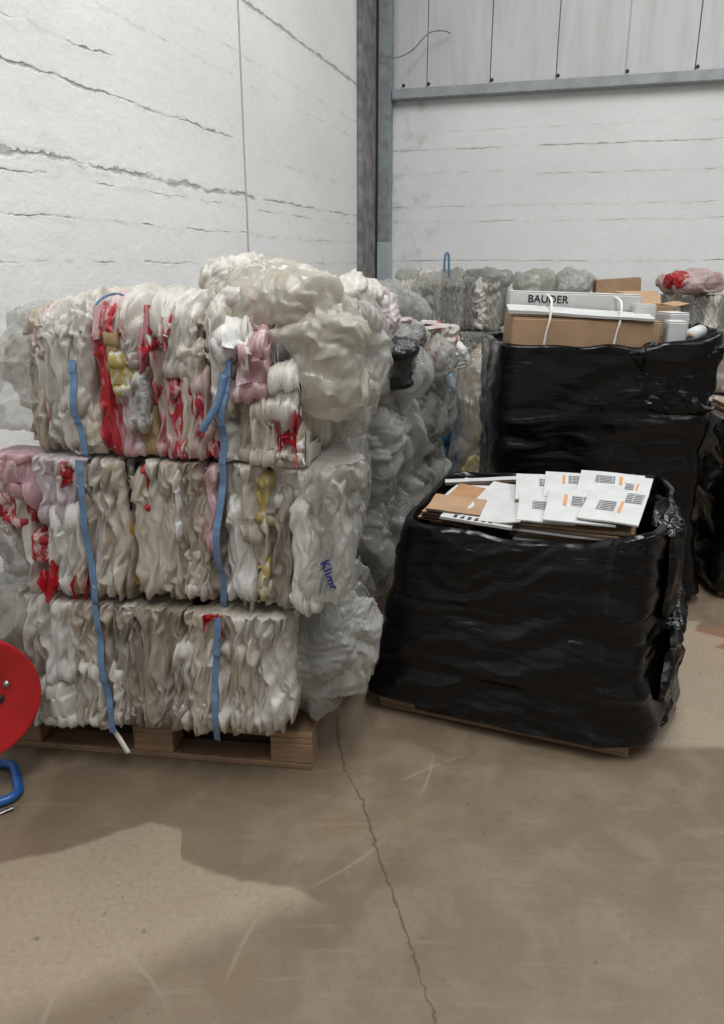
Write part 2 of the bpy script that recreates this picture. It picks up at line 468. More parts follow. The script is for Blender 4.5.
def wall_mat(name, lines, vlines, x0, x1, base=(.86, .865, .85), dirtx=None):
    m = NT(name)
    co = m.xyz(); x, z = co[0], co[2]
    vec = m.tc.outputs['Object']
    big = m.noise(m.coord((.5, .5, .8)), 1.3, 4, .6)
    fine = m.noise(vec, 22, 5, .65)
    wob = m.noise(m.coord((1.1, 1, .15)), 2.2, 5, .65)
    wob2 = m.noise(m.coord((9, 9, 9)), 1.2, 3, .6)
    mask = m.noise(m.coord((1.6, 1, 5)), 1.5, 4, .6)
    wid = m.ramp(m.noise(m.coord((5, 5, 5)), 1.6, 4, .7), .35, .68, .15, 1.25)
    tot = None; smear = None
    for (z0, wd, a, b, dens, amp, sl) in lines:
        zz = m.math('ADD', z0, m.math('MULTIPLY', m.math('SUBTRACT', wob, .5), amp))
        if sl: zz = m.math('ADD', zz, m.math('MULTIPLY', x, sl))
        zz = m.math('ADD', zz, m.math('MULTIPLY', m.math('SUBTRACT', wob2, .5), .022))
        d = m.math('ABSOLUTE', m.math('SUBTRACT', z, zz))
        k = m.ramp(d, m.math('MULTIPLY', wid, wd * .15), m.math('MULTIPLY', wid, wd * .85), 1., 0.)
        k = m.math('MULTIPLY', k, m.ramp(mask, .68 - dens * .30, .86 - dens * .30))
        if a > x0 or b < x1:
            k = m.math('MULTIPLY', k, m.math('MULTIPLY', m.ramp(x, a - .08, a + .08), m.ramp(x, b - .08, b + .08, 1., 0.)))
        tot = k if tot is None else m.math('MAXIMUM', tot, k)
        sm_ = m.ramp(d, 0., wd * 2.2, 1., 0.)
        if a > x0 or b < x1: sm_ = m.math('MULTIPLY', sm_, m.math('MULTIPLY', m.ramp(x, a - .08, a + .08), m.ramp(x, b - .08, b + .08, 1., 0.)))
        smear = sm_ if smear is None else m.math('MAXIMUM', smear, sm_)
    for (xx, wd, a, b) in vlines:
        d = m.math('ABSOLUTE', m.math('SUBTRACT', x, m.math('ADD', xx, m.math('MULTIPLY', m.math('SUBTRACT', wob2, .5), .02))))
        k = m.math('MULTIPLY', m.ramp(d, wd * .3, wd, 1., 0.), m.math('MULTIPLY', m.ramp(z, a, a + .05), m.ramp(z, b - .05, b, 1., 0.)))
        tot = m.math('MAXIMUM', tot, k)
    speck = m.ramp(m.noise(m.coord((1.2, 1, 3)), 7, 5, .7), .70, .76)
    col = m.mix(m.ramp(big, .3, .7), base, tuple(q * .90 for q in base))
    col = m.mix(m.ramp(fine, .45, .75, 0., .25), col, (.62, .62, .58))
    col = m.mix(m.math('MULTIPLY', speck, .55), col, (.36, .34, .30))
    if dirtx is not None:
        dd = m.math('MULTIPLY', m.ramp(m.math('ABSOLUTE', m.math('SUBTRACT', x, dirtx)), .15, .75, 1., 0.), m.ramp(m.noise(vec, 3.5, 5, .7, .6), .48, .68))
        col = m.mix(m.math('MULTIPLY', dd, .6), col, (.33, .32, .29))
    col = m.mix(m.math('MULTIPLY', tot, .66), col, (.27, .255, .225))
    blot = m.noise(m.coord((1, 1, 1.6)), 4.5, 6, .7, .4)
    col = m.mix(m.ramp(blot, .50, .78, 0., .34), col, (.60, .595, .56))
    band = m.math('MULTIPLY', smear, m.ramp(m.noise(m.coord((2, 2, 9)), 3, 5, .7), .42, .7))
    col = m.mix(m.math('MULTIPLY', band, .5), col, (.42, .40, .355))
    h = m.math('SUBTRACT', m.math('ADD', m.math('MULTIPLY', fine, .3), m.math('MULTIPLY', blot, .5)), m.math('MULTIPLY', tot, .7))
    return m.done(m.bsdf(Base_Color=col, Roughness=.75, Normal=m.bump(h, .5, .02)))

#   lines: height, width, from, to, density, wobble, slope   (x runs along the wall away from the corner)
LX0, LX1 = 0., 18.
mat_left = wall_mat('painted_concrete_left', [
    (2.09, .036, 3.2, LX1, 1.1, .10, 0), (2.10, .018, .1, 3.5, .9, .05, 0), (2.60, .014, 4.9, LX1, .9, .10, 0), (2.43, .017, 3.6, LX1, .95, .06, 0),
    (2.36, .012, LX0, 3.2, .45, .06, 0), (2.02, .011, LX0, LX1, .65, .05, 0), (1.85, .012, LX0, LX1, .7, .05, 0), (1.66, .012, LX0, LX1, .65, .05, 0), (3.27, .030, .2, 3.45, 1.6, .03, 0),
    (2.80, .009, LX0, LX1, .35, .08, 0), (1.45, .009, LX0, LX1, .4, .06, 0), (1.05, .009, LX0, LX1, .5, .06, 0), (2.95, .009, LX0, 4, .35, .06, 0),
    ], [(3.39, .020, 0, 3.3)], LX0, LX1, dirtx=.1)
mat_back = wall_mat('painted_concrete_back', [
    (2.78, .014, .1, 9, .95, .05, 0), (2.52, .012, 1.6, 9, .75, .03, 0), (2.56, .010, 0, 1.6, .4, .05, 0), (2.23, .012, 0, 9, .75, .05, 0),
    (2.08, .010, 0, 9, .6, .05, 0), (1.69, .012, 0, 9, .85, .04, 0), (2.95, .008, .6, 9, .4, .05, 0), (1.3, .009, 0, 9, .5, .04, 0)],
    [], 0, 9, base=(.80, .805, .795), dirtx=.12)

# left wall: its own x runs from the corner towards the camera
b = MB().box(0, 18, 0, .2, 0, 7, .002)
wl = b.build('wall_left', mat_left); wl.location = (COR[0], COR[1], 0); wl.rotation_euler = (0, 0, math.atan2(-WL[1], -WL[0])); tag(wl, kind='structure')
# +y of that frame must point out of the hall
if True:
    for v_ in wl.data.vertices: v_.co.y = -v_.co.y
    wl.data.flip_normals()
BA = math.atan2(EB[1], EB[0])
wb = MB().box(-.2, 9, 0, .2, 0, 3.30, .002).build('wall_back', mat_back); wb.location = (COR[0], COR[1], 0); wb.rotation_euler = (0, 0, BA); tag(wb, kind='structure')
# upper cladding of tall sandwich panels
m = NT('grey_cladding')
st = m.noise(m.coord((3, 1, .4)), 2.5, 5, .6)
c = m.mix(m.ramp(st, .35, .75), (.60, .60, .595), (.50, .50, .49))
M['clad'] = m.done(m.bsdf(Base_Color=c, Roughness=.55, Normal=m.bump(m.noise(m.coord((6, 1, 1)), 2, 3), .06, .01)))
cl = MB(); xs = [-.2, .5, 1.14, 1.78, 2.42, 3.04, 3.68, 4.32, 4.96, 5.6, 6.24, 6.9, 7.5, 8.2, 9.0]
for a, b_ in zip(xs[:-1], xs[1:]): cl.box(a + .004, b_ - .004, .03, .15, 3.30, 7, .004)
o = cl.build('wall_back_cladding', M['clad']); o.location = (COR[0], COR[1], 0); o.rotation_euler = (0, 0, BA); tag(o, kind='structure')
M['galv'] = simple('grey_painted_steel', (.36, .385, .39), .5, 0., nz=.25, nscale=6, bump=.05, bscale=20)
M['dirtysteel'] = simple('dirty_grey_steel', (.27, .27, .265), .7, 0., nz=.55, nscale=7, bump=.15, bscale=25)
M['paleblue'] = simple('pale_blue_grey_sleeve', (.42, .47, .48), .5, nz=.12, nscale=8)
M['bluesteel'] = simple('blue_grey_worn_steel', (.30, .345, .36), .5, .1, nz=.35, nscale=10, col2=(.20, .21, .23))
bm = MB().box(.175, 9, -.11, .02, 3.245, 3.262, .002).box(.175, 9, -.11, -.098, 3.245, 3.345, .002)
bm.tube([(.18, -.05, 3.305), (9, -.05, 3.305)], .035, 8)
o = bm.build('steel_rail', M['galv']); o.location = (COR[0], COR[1], 0); o.rotation_euler = (0, 0, BA); o.name = 'trim_1'; tag(o, kind='structure')
sc_ = MB()
for x in xs[1:-1] + [.24]: sc_.lathe([(0, .012), (.012, .01), (.017, 0)], 12, (((1, 0, 0), (0, 0, -1), (0, 1, 0)), (x + .02, .024, 3.40)))
o = sc_.build('trim_2', M['rubber']); o.location = (COR[0], COR[1], 0); o.rotation_euler = (0, 0, BA); tag(o, kind='structure')
# corner column
col = thing('steel_column', 'grey steel column standing in the corner between the two white walls', 'column', along(0, .12), BA)
MB().box(.004, .022, -.62, -.03, 0, 7, .003).box(.004, .05, -.66, -.62, 0, 7, .004).build('dirty_flange', M['dirtysteel'], col)
MB().box(.022, .045, -.06, .06, 0, 7).build('web', M['rubber'], col)
MB().box(.03, .165, -.04, -.022, 1.88, 7, .003).box(.147, .165, -.022, .1, 1.88, 7).box(.03, .045, -.022, .1, 1.88, 7).build('flange', M['bluesteel'], col)
MB().box(.022, .172, -.055, .10, 0, 1.88, .006).build('lower_sleeve', M['paleblue'], col)['label'] = 'smooth pale blue grey lower sleeve'
wr = MB().tube(catmull([along(.14, .2, 3.62), along(.25, .22, 3.60), along(.4, .2, 3.66), along(.55, .17, 3.80), along(.68, .1, 3.83), along(.74, .03, 3.82)], 26), .006, 6).build('loose_wire', M['dirtysteel'], None, True)
tag(wr, 'thin grey wire curling off the corner column over the grey cladding', 'wire')

# floor
m = NT('worn_concrete_floor')
co = m.xyz(); x, y = co[0], co[1]
wv = m.noise(m.coord(), 6, 4, .65); wv2 = m.noise(m.coord(), 30, 3, .6)
xw = m.math('ADD', x, m.math('MULTIPLY', m.math('SUBTRACT', wv2, .5), .03))
ck = m.curve(y, [(2.62, -.10), (2.42, -.088), (2.24, -.058), (2.09, 0), (1.825, .052), (1.677, .09), (1.516, .126), (1.376, .156), (1.0, .25)], 1.0, 2.62, -.5, .5)
dcr = m.math('ABSOLUTE', m.math('SUBTRACT', xw, ck))
crack = m.math('MULTIPLY', m.ramp(dcr, .0012, m.ramp(m.noise(m.coord(), 9, 2), .35, .7, .003, .008), 1., 0.), m.math('MULTIPLY', m.ramp(y, 1.0, 1.05), m.ramp(y, 2.55, 2.62, 1., 0.)))
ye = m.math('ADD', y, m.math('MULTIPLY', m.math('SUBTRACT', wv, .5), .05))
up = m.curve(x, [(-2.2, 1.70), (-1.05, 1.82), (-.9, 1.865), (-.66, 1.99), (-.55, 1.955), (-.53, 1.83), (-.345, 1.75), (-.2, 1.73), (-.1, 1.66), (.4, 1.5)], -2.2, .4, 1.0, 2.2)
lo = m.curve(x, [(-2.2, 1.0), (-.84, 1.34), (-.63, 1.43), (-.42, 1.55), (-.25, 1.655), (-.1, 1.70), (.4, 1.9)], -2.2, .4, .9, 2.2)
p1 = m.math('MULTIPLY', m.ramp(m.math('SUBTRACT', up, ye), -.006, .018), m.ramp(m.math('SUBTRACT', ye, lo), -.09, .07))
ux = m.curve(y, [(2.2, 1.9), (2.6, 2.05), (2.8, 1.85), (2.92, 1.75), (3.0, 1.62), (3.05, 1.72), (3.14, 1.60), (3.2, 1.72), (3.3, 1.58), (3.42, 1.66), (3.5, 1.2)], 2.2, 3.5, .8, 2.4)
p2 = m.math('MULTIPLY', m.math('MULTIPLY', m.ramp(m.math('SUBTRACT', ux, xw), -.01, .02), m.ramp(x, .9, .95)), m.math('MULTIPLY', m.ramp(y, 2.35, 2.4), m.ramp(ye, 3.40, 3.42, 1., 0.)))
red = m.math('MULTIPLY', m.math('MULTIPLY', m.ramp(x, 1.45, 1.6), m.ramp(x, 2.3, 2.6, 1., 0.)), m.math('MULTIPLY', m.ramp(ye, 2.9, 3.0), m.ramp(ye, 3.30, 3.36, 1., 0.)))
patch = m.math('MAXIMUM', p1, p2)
bigf = m.noise(m.coord(), 1.1, 5, .6); midf = m.noise(m.coord(), 5, 6, .65, .5)
c = m.mix(m.ramp(bigf, .3, .7), (.172, .127, .083), (.130, .097, .064))
c = m.mix(m.ramp(midf, .42, .66, 0., .6), c, (.205, .158, .108))
finef = m.noise(m.coord(), 55, 4, .7)
c = m.mix(m.ramp(finef, .5, .72, 0., .4), c, (.105, .078, .052))
stk = m.noise(m.coord((1.2, 14, 1), rot=(0, 0, .55)), 2.2, 5, .7, .6)
c = m.mix(m.ramp(stk, .56, .70, 0., .35), c, (.225, .18, .128))
c = m.mix(m.ramp(m.noise(m.coord((1, 1, 1), loc=(3, 5, 0)), 2.4, 5, .7), .52, .7, 0., .4), c, (.110, .082, .055))
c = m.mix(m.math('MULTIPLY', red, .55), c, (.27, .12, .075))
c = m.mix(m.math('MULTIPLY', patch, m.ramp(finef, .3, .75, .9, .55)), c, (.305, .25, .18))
# scratched arcs and scuffs
for (ax, ay, ar, aw) in ((-1.35, 1.35, .62, .010), (-.95, 1.02, .60, .008), (-.60, 2.45, .86, .007), (.9, 1.2, 1.25, .008)):
    rr0 = m.math('SQRT', m.math('ADD', m.math('POWER', m.math('ABSOLUTE', m.math('SUBTRACT', x, ax)), 2.), m.math('POWER', m.math('ABSOLUTE', m.math('SUBTRACT', y, ay)), 2.)))
    ka = m.math('MULTIPLY', m.ramp(m.math('ABSOLUTE', m.math('SUBTRACT', rr0, ar)), aw * .3, aw, 1., 0.), m.ramp(m.noise(m.coord(), 2.6, 3, .6), .48, .62))
    c = m.mix(m.math('MULTIPLY', ka, .4), c, (.29, .24, .178))
sc1 = m.ramp(m.noise(m.coord((1, 9, 1), rot=(0, 0, .9)), 3.2, 4, .6, 1.2), .66, .72)
c = m.mix(m.math('MULTIPLY', sc1, .22), c, (.29, .24, .178))
sp = m.ramp(m.noise(m.coord(), 34, 3, .6), .655, .70)
sp2 = m.ramp(m.noise(m.coord(), 2.2, 3, .6), .44, .58)
c = m.mix(m.math('MULTIPLY', m.math('MULTIPLY', sp, sp2), .6), c, (.08, .06, .045))
c = m.mix(m.math('MULTIPLY', crack, .85), c, (.07, .055, .04))
hh = m.math('SUBTRACT', m.math('MULTIPLY', midf, .3), crack)
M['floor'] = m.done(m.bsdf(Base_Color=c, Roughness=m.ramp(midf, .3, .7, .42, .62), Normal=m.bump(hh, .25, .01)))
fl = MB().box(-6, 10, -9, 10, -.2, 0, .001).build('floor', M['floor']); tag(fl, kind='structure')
# dark hall roof with roof lights, and the far side wall
M['roof'] = simple('grey_roof_sheet', (.20, .20, .20), .7)
rf = MB().box(-6, 10, -9, 10, 7.0, 7.15, .002).build('ceiling', M['roof']); tag(rf, kind='structure')
M['sidewall'] = simple('grey_block_wall', (.36, .35, .33), .8, nz=.2, nscale=3)
wr_ = MB().box(9.6, 9.8, -9, 7, 0, 7, .002).build('wall_right', M['sidewall']); tag(wr_, kind='structure')

# ================================================================== pallets
def pallet(name, label, world, ang, W=1.2, D=.8, H=.144, mat='wood', x0=0, y0=0, group=None):
    t = thing(name, label, 'pallet', world, ang, group)
    k = H / .144
    ys = [0, .1675, .35, .5325, .655 + .045] if False else None
    wds = [.145, .10, .145, .10, .145]; gap = (D - sum(wds)) / 4; y = 0
    for i, w in enumerate(wds):
        MB().box(x0, x0 + W, y0 + y, y0 + y + w, .122 * k, H, .003).build('deck_board', M[mat], t); y += w + gap
    for xx in (0, (W - .145) / 2, W - .145):
        MB().box(x0 + xx, x0 + xx + .145, y0, y0 + D, .100 * k, .1215 * k, .003).build('cross_board', M[mat], t)
        for yy in (0, (D - .1) / 2, D - .1):
            MB().box(x0 + xx, x0 + xx + .145, y0 + yy, y0 + yy + .1, .0225 * k, .0995 * k, .004).build('block', M[mat], t)
    for yy in (0, (D - .1) / 2, D - .1):
        MB().box(x0, x0 + W, y0 + yy, y0 + yy + .1, .0, .022 * k, .003).build('bottom_board', M[mat], t)
    return t

# ================================================================== front stack of three bales
S = Stack((-1.29, 2.39), -7.5)
pallet('wooden_pallet', 'brown wooden pallet under the front stack of white film bales', S.world(0, 0, 0), S.a, W=1.13)
FF = lambda x, o, z: (x, -o + 0 * x, z + 0 * x)
PIECES = [
    ('A', 'clear', 0.308, 1.450, 0.236, 1.176, 0.158, 0.165, 0.0, .05, 1, 'c'),
    ('A', 'white', 0.394, 1.502, 0.389, 1.115, 0.105, 0.097, 0.03, .04, 1, 'po'),
    ('A', 'beige', 0.329, 1.378, 0.325, 1.108, 0.070, 0.086, 0.01, .03, .9, 'p'),
    ('A', 'white', 0.478, 1.521, 0.446, 1.206, 0.109, 0.108, 0.045, .03, 1, 'po'),
    ('A', 'cream', 0.497, 1.261, 0.451, 1.083, 0.100, 0.129, 0.045, .03, .8, 'c'),
    ('A', 'redpink', 0.566, 1.533, 0.564, 1.094, 0.078, 0.076, 0.05, .03, 1, 'po'),
    ('A', 'red', 0.547, 1.444, 0.556, 1.212, 0.043, 0.044, 0.062, .015, .7, 'p'),
    ('A', 'palepink', 0.611, 1.539, 0.585, 1.458, 0.089, 0.054, 0.055, .02, .7, 'co'),
    ('A', 'pink', 0.602, 1.325, 0.620, 1.101, 0.067, 0.094, 0.062, .025, .8, 'p'),
    ('A', 'tan', 0.593, 1.473, 0.598, 1.346, 0.048, 0.055, 0.07, .02, .6, 'p'),
    ('A', 'white', 0.661, 1.534, 0.625, 1.346, 0.088, 0.079, 0.062, .03, .9, 'po'),
    ('A', 'yellow', 0.624, 1.414, 0.641, 1.283, 0.065, 0.067, 0.085, .02, .7, 'p'),
    ('A', 'yellowprint', 0.663, 1.358, 0.650, 1.183, 0.048, 0.049, 0.085, .02, .7, 'p'),
    ('A', 'tan', 0.684, 1.388, 0.680, 1.091, 0.055, 0.063, 0.05, .025, .8, 'p'),
    ('A', 'redpink', 0.700, 1.507, 0.691, 1.229, 0.059, 0.073, 0.055, .025, 1, 'po'),
    ('A', 'white', 0.721, 1.548, 0.742, 1.414, 0.076, 0.036, 0.07, .025, .8, 'po'),
    ('A', 'palepink', 0.739, 1.446, 0.735, 1.094, 0.060, 0.056, 0.055, .025, 1, 'p'),
    ('A', 'redpink', 0.764, 1.516, 0.734, 1.434, 0.059, 0.042, 0.075, .015, .8, 'po'),
    ('A', 'redlow', 0.769, 1.339, 0.750, 1.096, 0.101, 0.123, 0.06, .025, .8, 'p'),
    ('A', 'white', 0.813, 1.535, 0.773, 1.319, 0.104, 0.090, 0.06, .03, 1, 'po'),
    ('A', 'cream', 0.827, 1.448, 0.809, 1.100, 0.070, 0.049, 0.07, .03, 1, 'p'),
    ('A', 'palepink', 0.857, 1.359, 0.828, 1.101, 0.059, 0.061, 0.07, .025, .9, 'p'),
    ('A', 'redlow', 0.836, 1.304, 0.838, 1.164, 0.041, 0.037, 0.08, .015, .6, 'p'),
    ('A', 'redlow', 0.870, 1.360, 0.878, 1.098, 0.047, 0.048, 0.075, .02, .7, 'p'),
    ('A', 'white', 0.877, 1.550, 0.921, 1.213, 0.051, 0.053, 0.095, .025, .8, 'po'),
    ('A', 'cream', 0.893, 1.530, 0.916, 1.322, 0.081, 0.088, 0.06, .03, 1, 'po'),
    ('A', 'bright', 0.942, 1.517, 0.938, 1.392, 0.101, 0.080, 0.1, .035, .9, 'co'),
    ('A', 'bright', 0.934, 1.217, 0.930, 1.086, 0.077, 0.079, 0.07, .03, .8, 'c'),
    ('A', 'beige', 0.972, 1.294, 0.957, 1.095, 0.065, 0.073, 0.055, .03, .9, 'p'),
    ('A', 'pink', 1.012, 1.459, 1.013, 1.277, 0.079, 0.092, 0.1, .03, .9, 'c'),
    ('A', 'grey', 1.072, 1.438, 1.054, 1.335, 0.085, 0.086, 0.07, .03, .8, 'c'),
    ('A', 'greige', 1.013, 1.269, 0.997, 1.094, 0.071, 0.078, 0.07, .03, 1, 'c'),
    ('A', 'white', 1.092, 1.368, 1.093, 1.234, 0.084, 0.098, 0.105, .035, .8, 'c'),
    ('A', 'pink', 1.065, 1.287, 1.107, 1.197, 0.068, 0.069, 0.12, .02, .7, 'p'),
    ('A', 'red', 1.115, 1.216, 1.119, 1.162, 0.045, 0.040, 0.125, .012, .5, 'p'),
    ('A', 'cream', 1.048, 1.294, 1.064, 1.092, 0.086, 0.164, 0.1, .035, .9, 'p'),
    ('A', 'white', 1.104, 1.178, 1.113, 1.091, 0.087, 0.105, 0.11, .03, .8, 'c'),
    ('B', 'pink', 0.267, 1.128, 0.250, 0.956, 0.138, 0.135, 0.02, .06, .9, 'c'),
    ('B', 'lilac', 0.394, 1.119, 0.351, 0.887, 0.147, 0.120, 0.05, .05, 1, 'p'),
    ('B', 'red', 0.430, 1.107, 0.410, 1.004, 0.057, 0.052, 0.085, .012, .5, 'p'),
    ('B', 'white', 0.447, 1.101, 0.478, 0.990, 0.022, 0.022, 0.095, .008, .4, 'p'),
    ('B', 'redlow', 0.241, 0.976, 0.176, 0.854, 0.161, 0.150, 0.035, .025, .6, 'c'),
    ('B', 'bright', 0.383, 0.941, 0.354, 0.653, 0.131, 0.130, 0.06, .04, .8, 'p'),
    ('B', 'redlow', 0.273, 0.850, 0.277, 0.731, 0.081, 0.068, 0.05, .02, .5, 'c'),
    ('B', 'red', 0.323, 0.690, 0.395, 0.670, 0.068, 0.128, 0.07, .015, .5, 'c'),
    ('B', 'beige', 0.445, 0.990, 0.406, 0.654, 0.078, 0.089, 0.055, .03, .9, 'p'),
    ('B', 'white', 0.509, 1.092, 0.461, 0.655, 0.083, 0.089, 0.05, .03, 1, 'p'),
    ('B', 'cream', 0.562, 1.096, 0.511, 0.662, 0.076, 0.074, 0.06, .03, 1, 'p'),
    ('B', 'greige', 0.594, 1.103, 0.550, 0.650, 0.063, 0.067, 0.045, .03, 1, 'p'),
    ('B', 'dark', 0.614, 1.056, 0.603, 0.980, 0.028, 0.026, 0.065, .01, .4, 'p'),
    ('B', 'orange', 0.611, 0.900, 0.582, 0.664, 0.029, 0.030, 0.055, .012, .5, 'p'),
    ('B', 'cream', 0.641, 1.061, 0.627, 0.661, 0.063, 0.080, 0.06, .03, 1, 'p'),
    ('B', 'red', 0.670, 1.092, 0.662, 0.926, 0.028, 0.019, 0.08, .01, .5, 'p'),
    ('B', 'white', 0.698, 1.110, 0.674, 0.671, 0.056, 0.066, 0.06, .03, 1, 'p'),
    ('B', 'cream', 0.741, 1.112, 0.718, 0.662, 0.061, 0.079, 0.065, .035, 1, 'p'),
    ('B', 'greige', 0.783, 1.111, 0.761, 0.667, 0.062, 0.072, 0.055, .03, 1, 'p'),
    ('B', 'bright', 0.770, 1.072, 0.763, 0.852, 0.030, 0.031, 0.085, .012, .6, 'p'),
    ('B', 'white', 0.803, 0.832, 0.798, 0.662, 0.077, 0.098, 0.07, .025, .8, 'c'),
    ('B', 'beige', 0.825, 1.114, 0.808, 0.665, 0.055, 0.072, 0.06, .03, 1, 'p'),
    ('B', 'pink', 0.874, 1.107, 0.847, 0.819, 0.073, 0.038, 0.09, .025, .8, 'p'),
    ('B', 'greige', 0.892, 1.101, 0.860, 0.668, 0.054, 0.078, 0.06, .03, 1, 'p'),
    ('B', 'bright', 0.942, 0.993, 0.951, 0.671, 0.055, 0.095, 0.085, .035, .8, 'p'),
    ('B', 'white', 0.935, 1.117, 0.933, 0.947, 0.061, 0.061, 0.06, .03, .9, 'p'),
    ('B', 'cream', 0.989, 1.124, 0.996, 0.861, 0.072, 0.074, 0.08, .03, 1, 'p'),
    ('B', 'yellow', 1.036, 1.081, 1.024, 0.912, 0.054, 0.055, 0.085, .02, .7, 'p'),
    ('B', 'cream', 1.011, 0.955, 1.006, 0.690, 0.055, 0.057, 0.075, .025, .9, 'p'),
    ('B', 'yellow', 1.013, 0.804, 1.011, 0.679, 0.037, 0.044, 0.095, .012, .6, 'p'),
    ('B', 'greige', 1.069, 1.044, 1.062, 0.653, 0.089, 0.100, 0.075, .03, .9, 'p'),
    ('B', 'white', 1.096, 1.127, 1.098, 0.976, 0.100, 0.078, 0.08, .03, .9, 'c'),
    ('B', 'bright', 1.146, 1.017, 1.134, 0.658, 0.064, 0.092, 0.12, .03, .6, 'p'),
    ('B', 'clear', 1.189, 1.093, 1.213, 0.710, 0.092, 0.139, 0.11, .04, 1, 'p'),
    ('B', 'cream', 0.999, 0.694, 1.041, 0.642, 0.126, 0.158, 0.07, .02, .9, 'c'),
    ('C', 'clear', 0.121, 0.577, 0.070, 0.129, 0.215, 0.152, 0.0, .06, 1, 'c'),
    ('C', 'white', 0.259, 0.627, 0.222, 0.133, 0.126, 0.134, 0.03, .04, 1, 'p'),
    ('C', 'bright', 0.345, 0.638, 0.284, 0.320, 0.076, 0.122, 0.06, .03, .8, 'p'),
    ('C', 'cream', 0.373, 0.647, 0.313, 0.150, 0.076, 0.081, 0.045, .03, 1, 'p'),
    ('C', 'white', 0.290, 0.325, 0.252, 0.144, 0.121, 0.147, 0.055, .03, .9, 'c'),
    ('C', 'cream', 0.424, 0.652, 0.375, 0.159, 0.088, 0.094, 0.05, .03, 1, 'p'),
    ('C', 'white', 0.427, 0.411, 0.399, 0.158, 0.070, 0.101, 0.07, .03, .9, 'p'),
    ('C', 'beige', 0.485, 0.649, 0.432, 0.156, 0.067, 0.080, 0.05, .03, 1, 'p'),
    ('C', 'grey', 0.524, 0.646, 0.506, 0.409, 0.060, 0.049, 0.055, .015, .7, 'p'),
    ('C', 'greige', 0.552, 0.627, 0.514, 0.166, 0.074, 0.086, 0.055, .03, 1, 'p'),
    ('C', 'white', 0.522, 0.415, 0.506, 0.180, 0.062, 0.071, 0.065, .025, .9, 'p'),
    ('C', 'white', 0.574, 0.658, 0.562, 0.567, 0.040, 0.047, 0.075, .012, .6, 'p'),
    ('C', 'greige', 0.616, 0.650, 0.581, 0.175, 0.087, 0.092, 0.06, .03, 1, 'p'),
    ('C', 'beige', 0.671, 0.658, 0.622, 0.183, 0.080, 0.091, 0.055, .03, 1.1, 'p'),
    ('C', 'greige', 0.725, 0.666, 0.675, 0.186, 0.085, 0.091, 0.065, .035, 1.1, 'p'),
    ('C', 'greige', 0.761, 0.663, 0.720, 0.191, 0.065, 0.084, 0.055, .03, 1, 'p'),
    ('C', 'cream', 0.804, 0.667, 0.751, 0.185, 0.090, 0.090, 0.065, .035, 1, 'p'),
    ('C', 'white', 0.757, 0.509, 0.721, 0.197, 0.053, 0.076, 0.075, .03, .9, 'p'),
    ('C', 'cream', 0.846, 0.667, 0.790, 0.195, 0.096, 0.089, 0.075, .035, 1, 'p'),
    ('C', 'red', 0.846, 0.649, 0.859, 0.589, 0.032, 0.051, 0.11, .006, .3, 'c'),
    ('C', 'cream', 0.909, 0.675, 0.890, 0.193, 0.096, 0.102, 0.07, .035, 1, 'p'),
    ('C', 'white', 0.864, 0.519, 0.846, 0.203, 0.072, 0.089, 0.08, .03, 1, 'p'),
    ('C', 'white', 0.980, 0.675, 0.981, 0.211, 0.120, 0.133, 0.075, .035, 1, 'p'),
    ('C', 'cream', 0.952, 0.530, 0.944, 0.203, 0.078, 0.100, 0.09, .03, 1, 'p'),
    ('C', 'white', 1.048, 0.663, 1.040, 0.228, 0.095, 0.087, 0.07, .04, 1, 'p'),
]
TIERS = {
    'A': (.29, 1.22, 1.106, 1.505, 'top bale of the front stack with red and pink printed bags', ['white', 'cream', 'beige', 'palepink', 'greige']),
    'B': (.18, 1.16, .629, 1.094, 'middle bale of the front stack with pink and red bags at its left end', ['white', 'cream', 'beige', 'greige', 'white']),
    'C': (.11, 1.10, .151, .617, 'bottom bale of the front stack resting on the pallet, white and grey film', ['white', 'cream', 'greige', 'beige', 'white']),
}
FRONT = {}; CLOUD = {}
def surf(cloud, xs_, zs_, r):
    o = []
    for x, z in zip(xs_, zs_):
        k = (np.abs(cloud[:, 0] - x) < r) & (np.abs(cloud[:, 2] - z) < r)
        o.append(cloud[k, 1].min() if k.any() else -.03)
    return np.array(o)
STRAPS = {'A': [(.470, 1.101, .462, 1.36), (.905, 1.101, .935, 1.36)], 'B': [(.459, .625, .466, 1.0985), (.870, .625, .905, 1.0985)], 'C': [(.470, .155, .457, .6225), (.832, .155, .872, .6225)]}
sd = 100
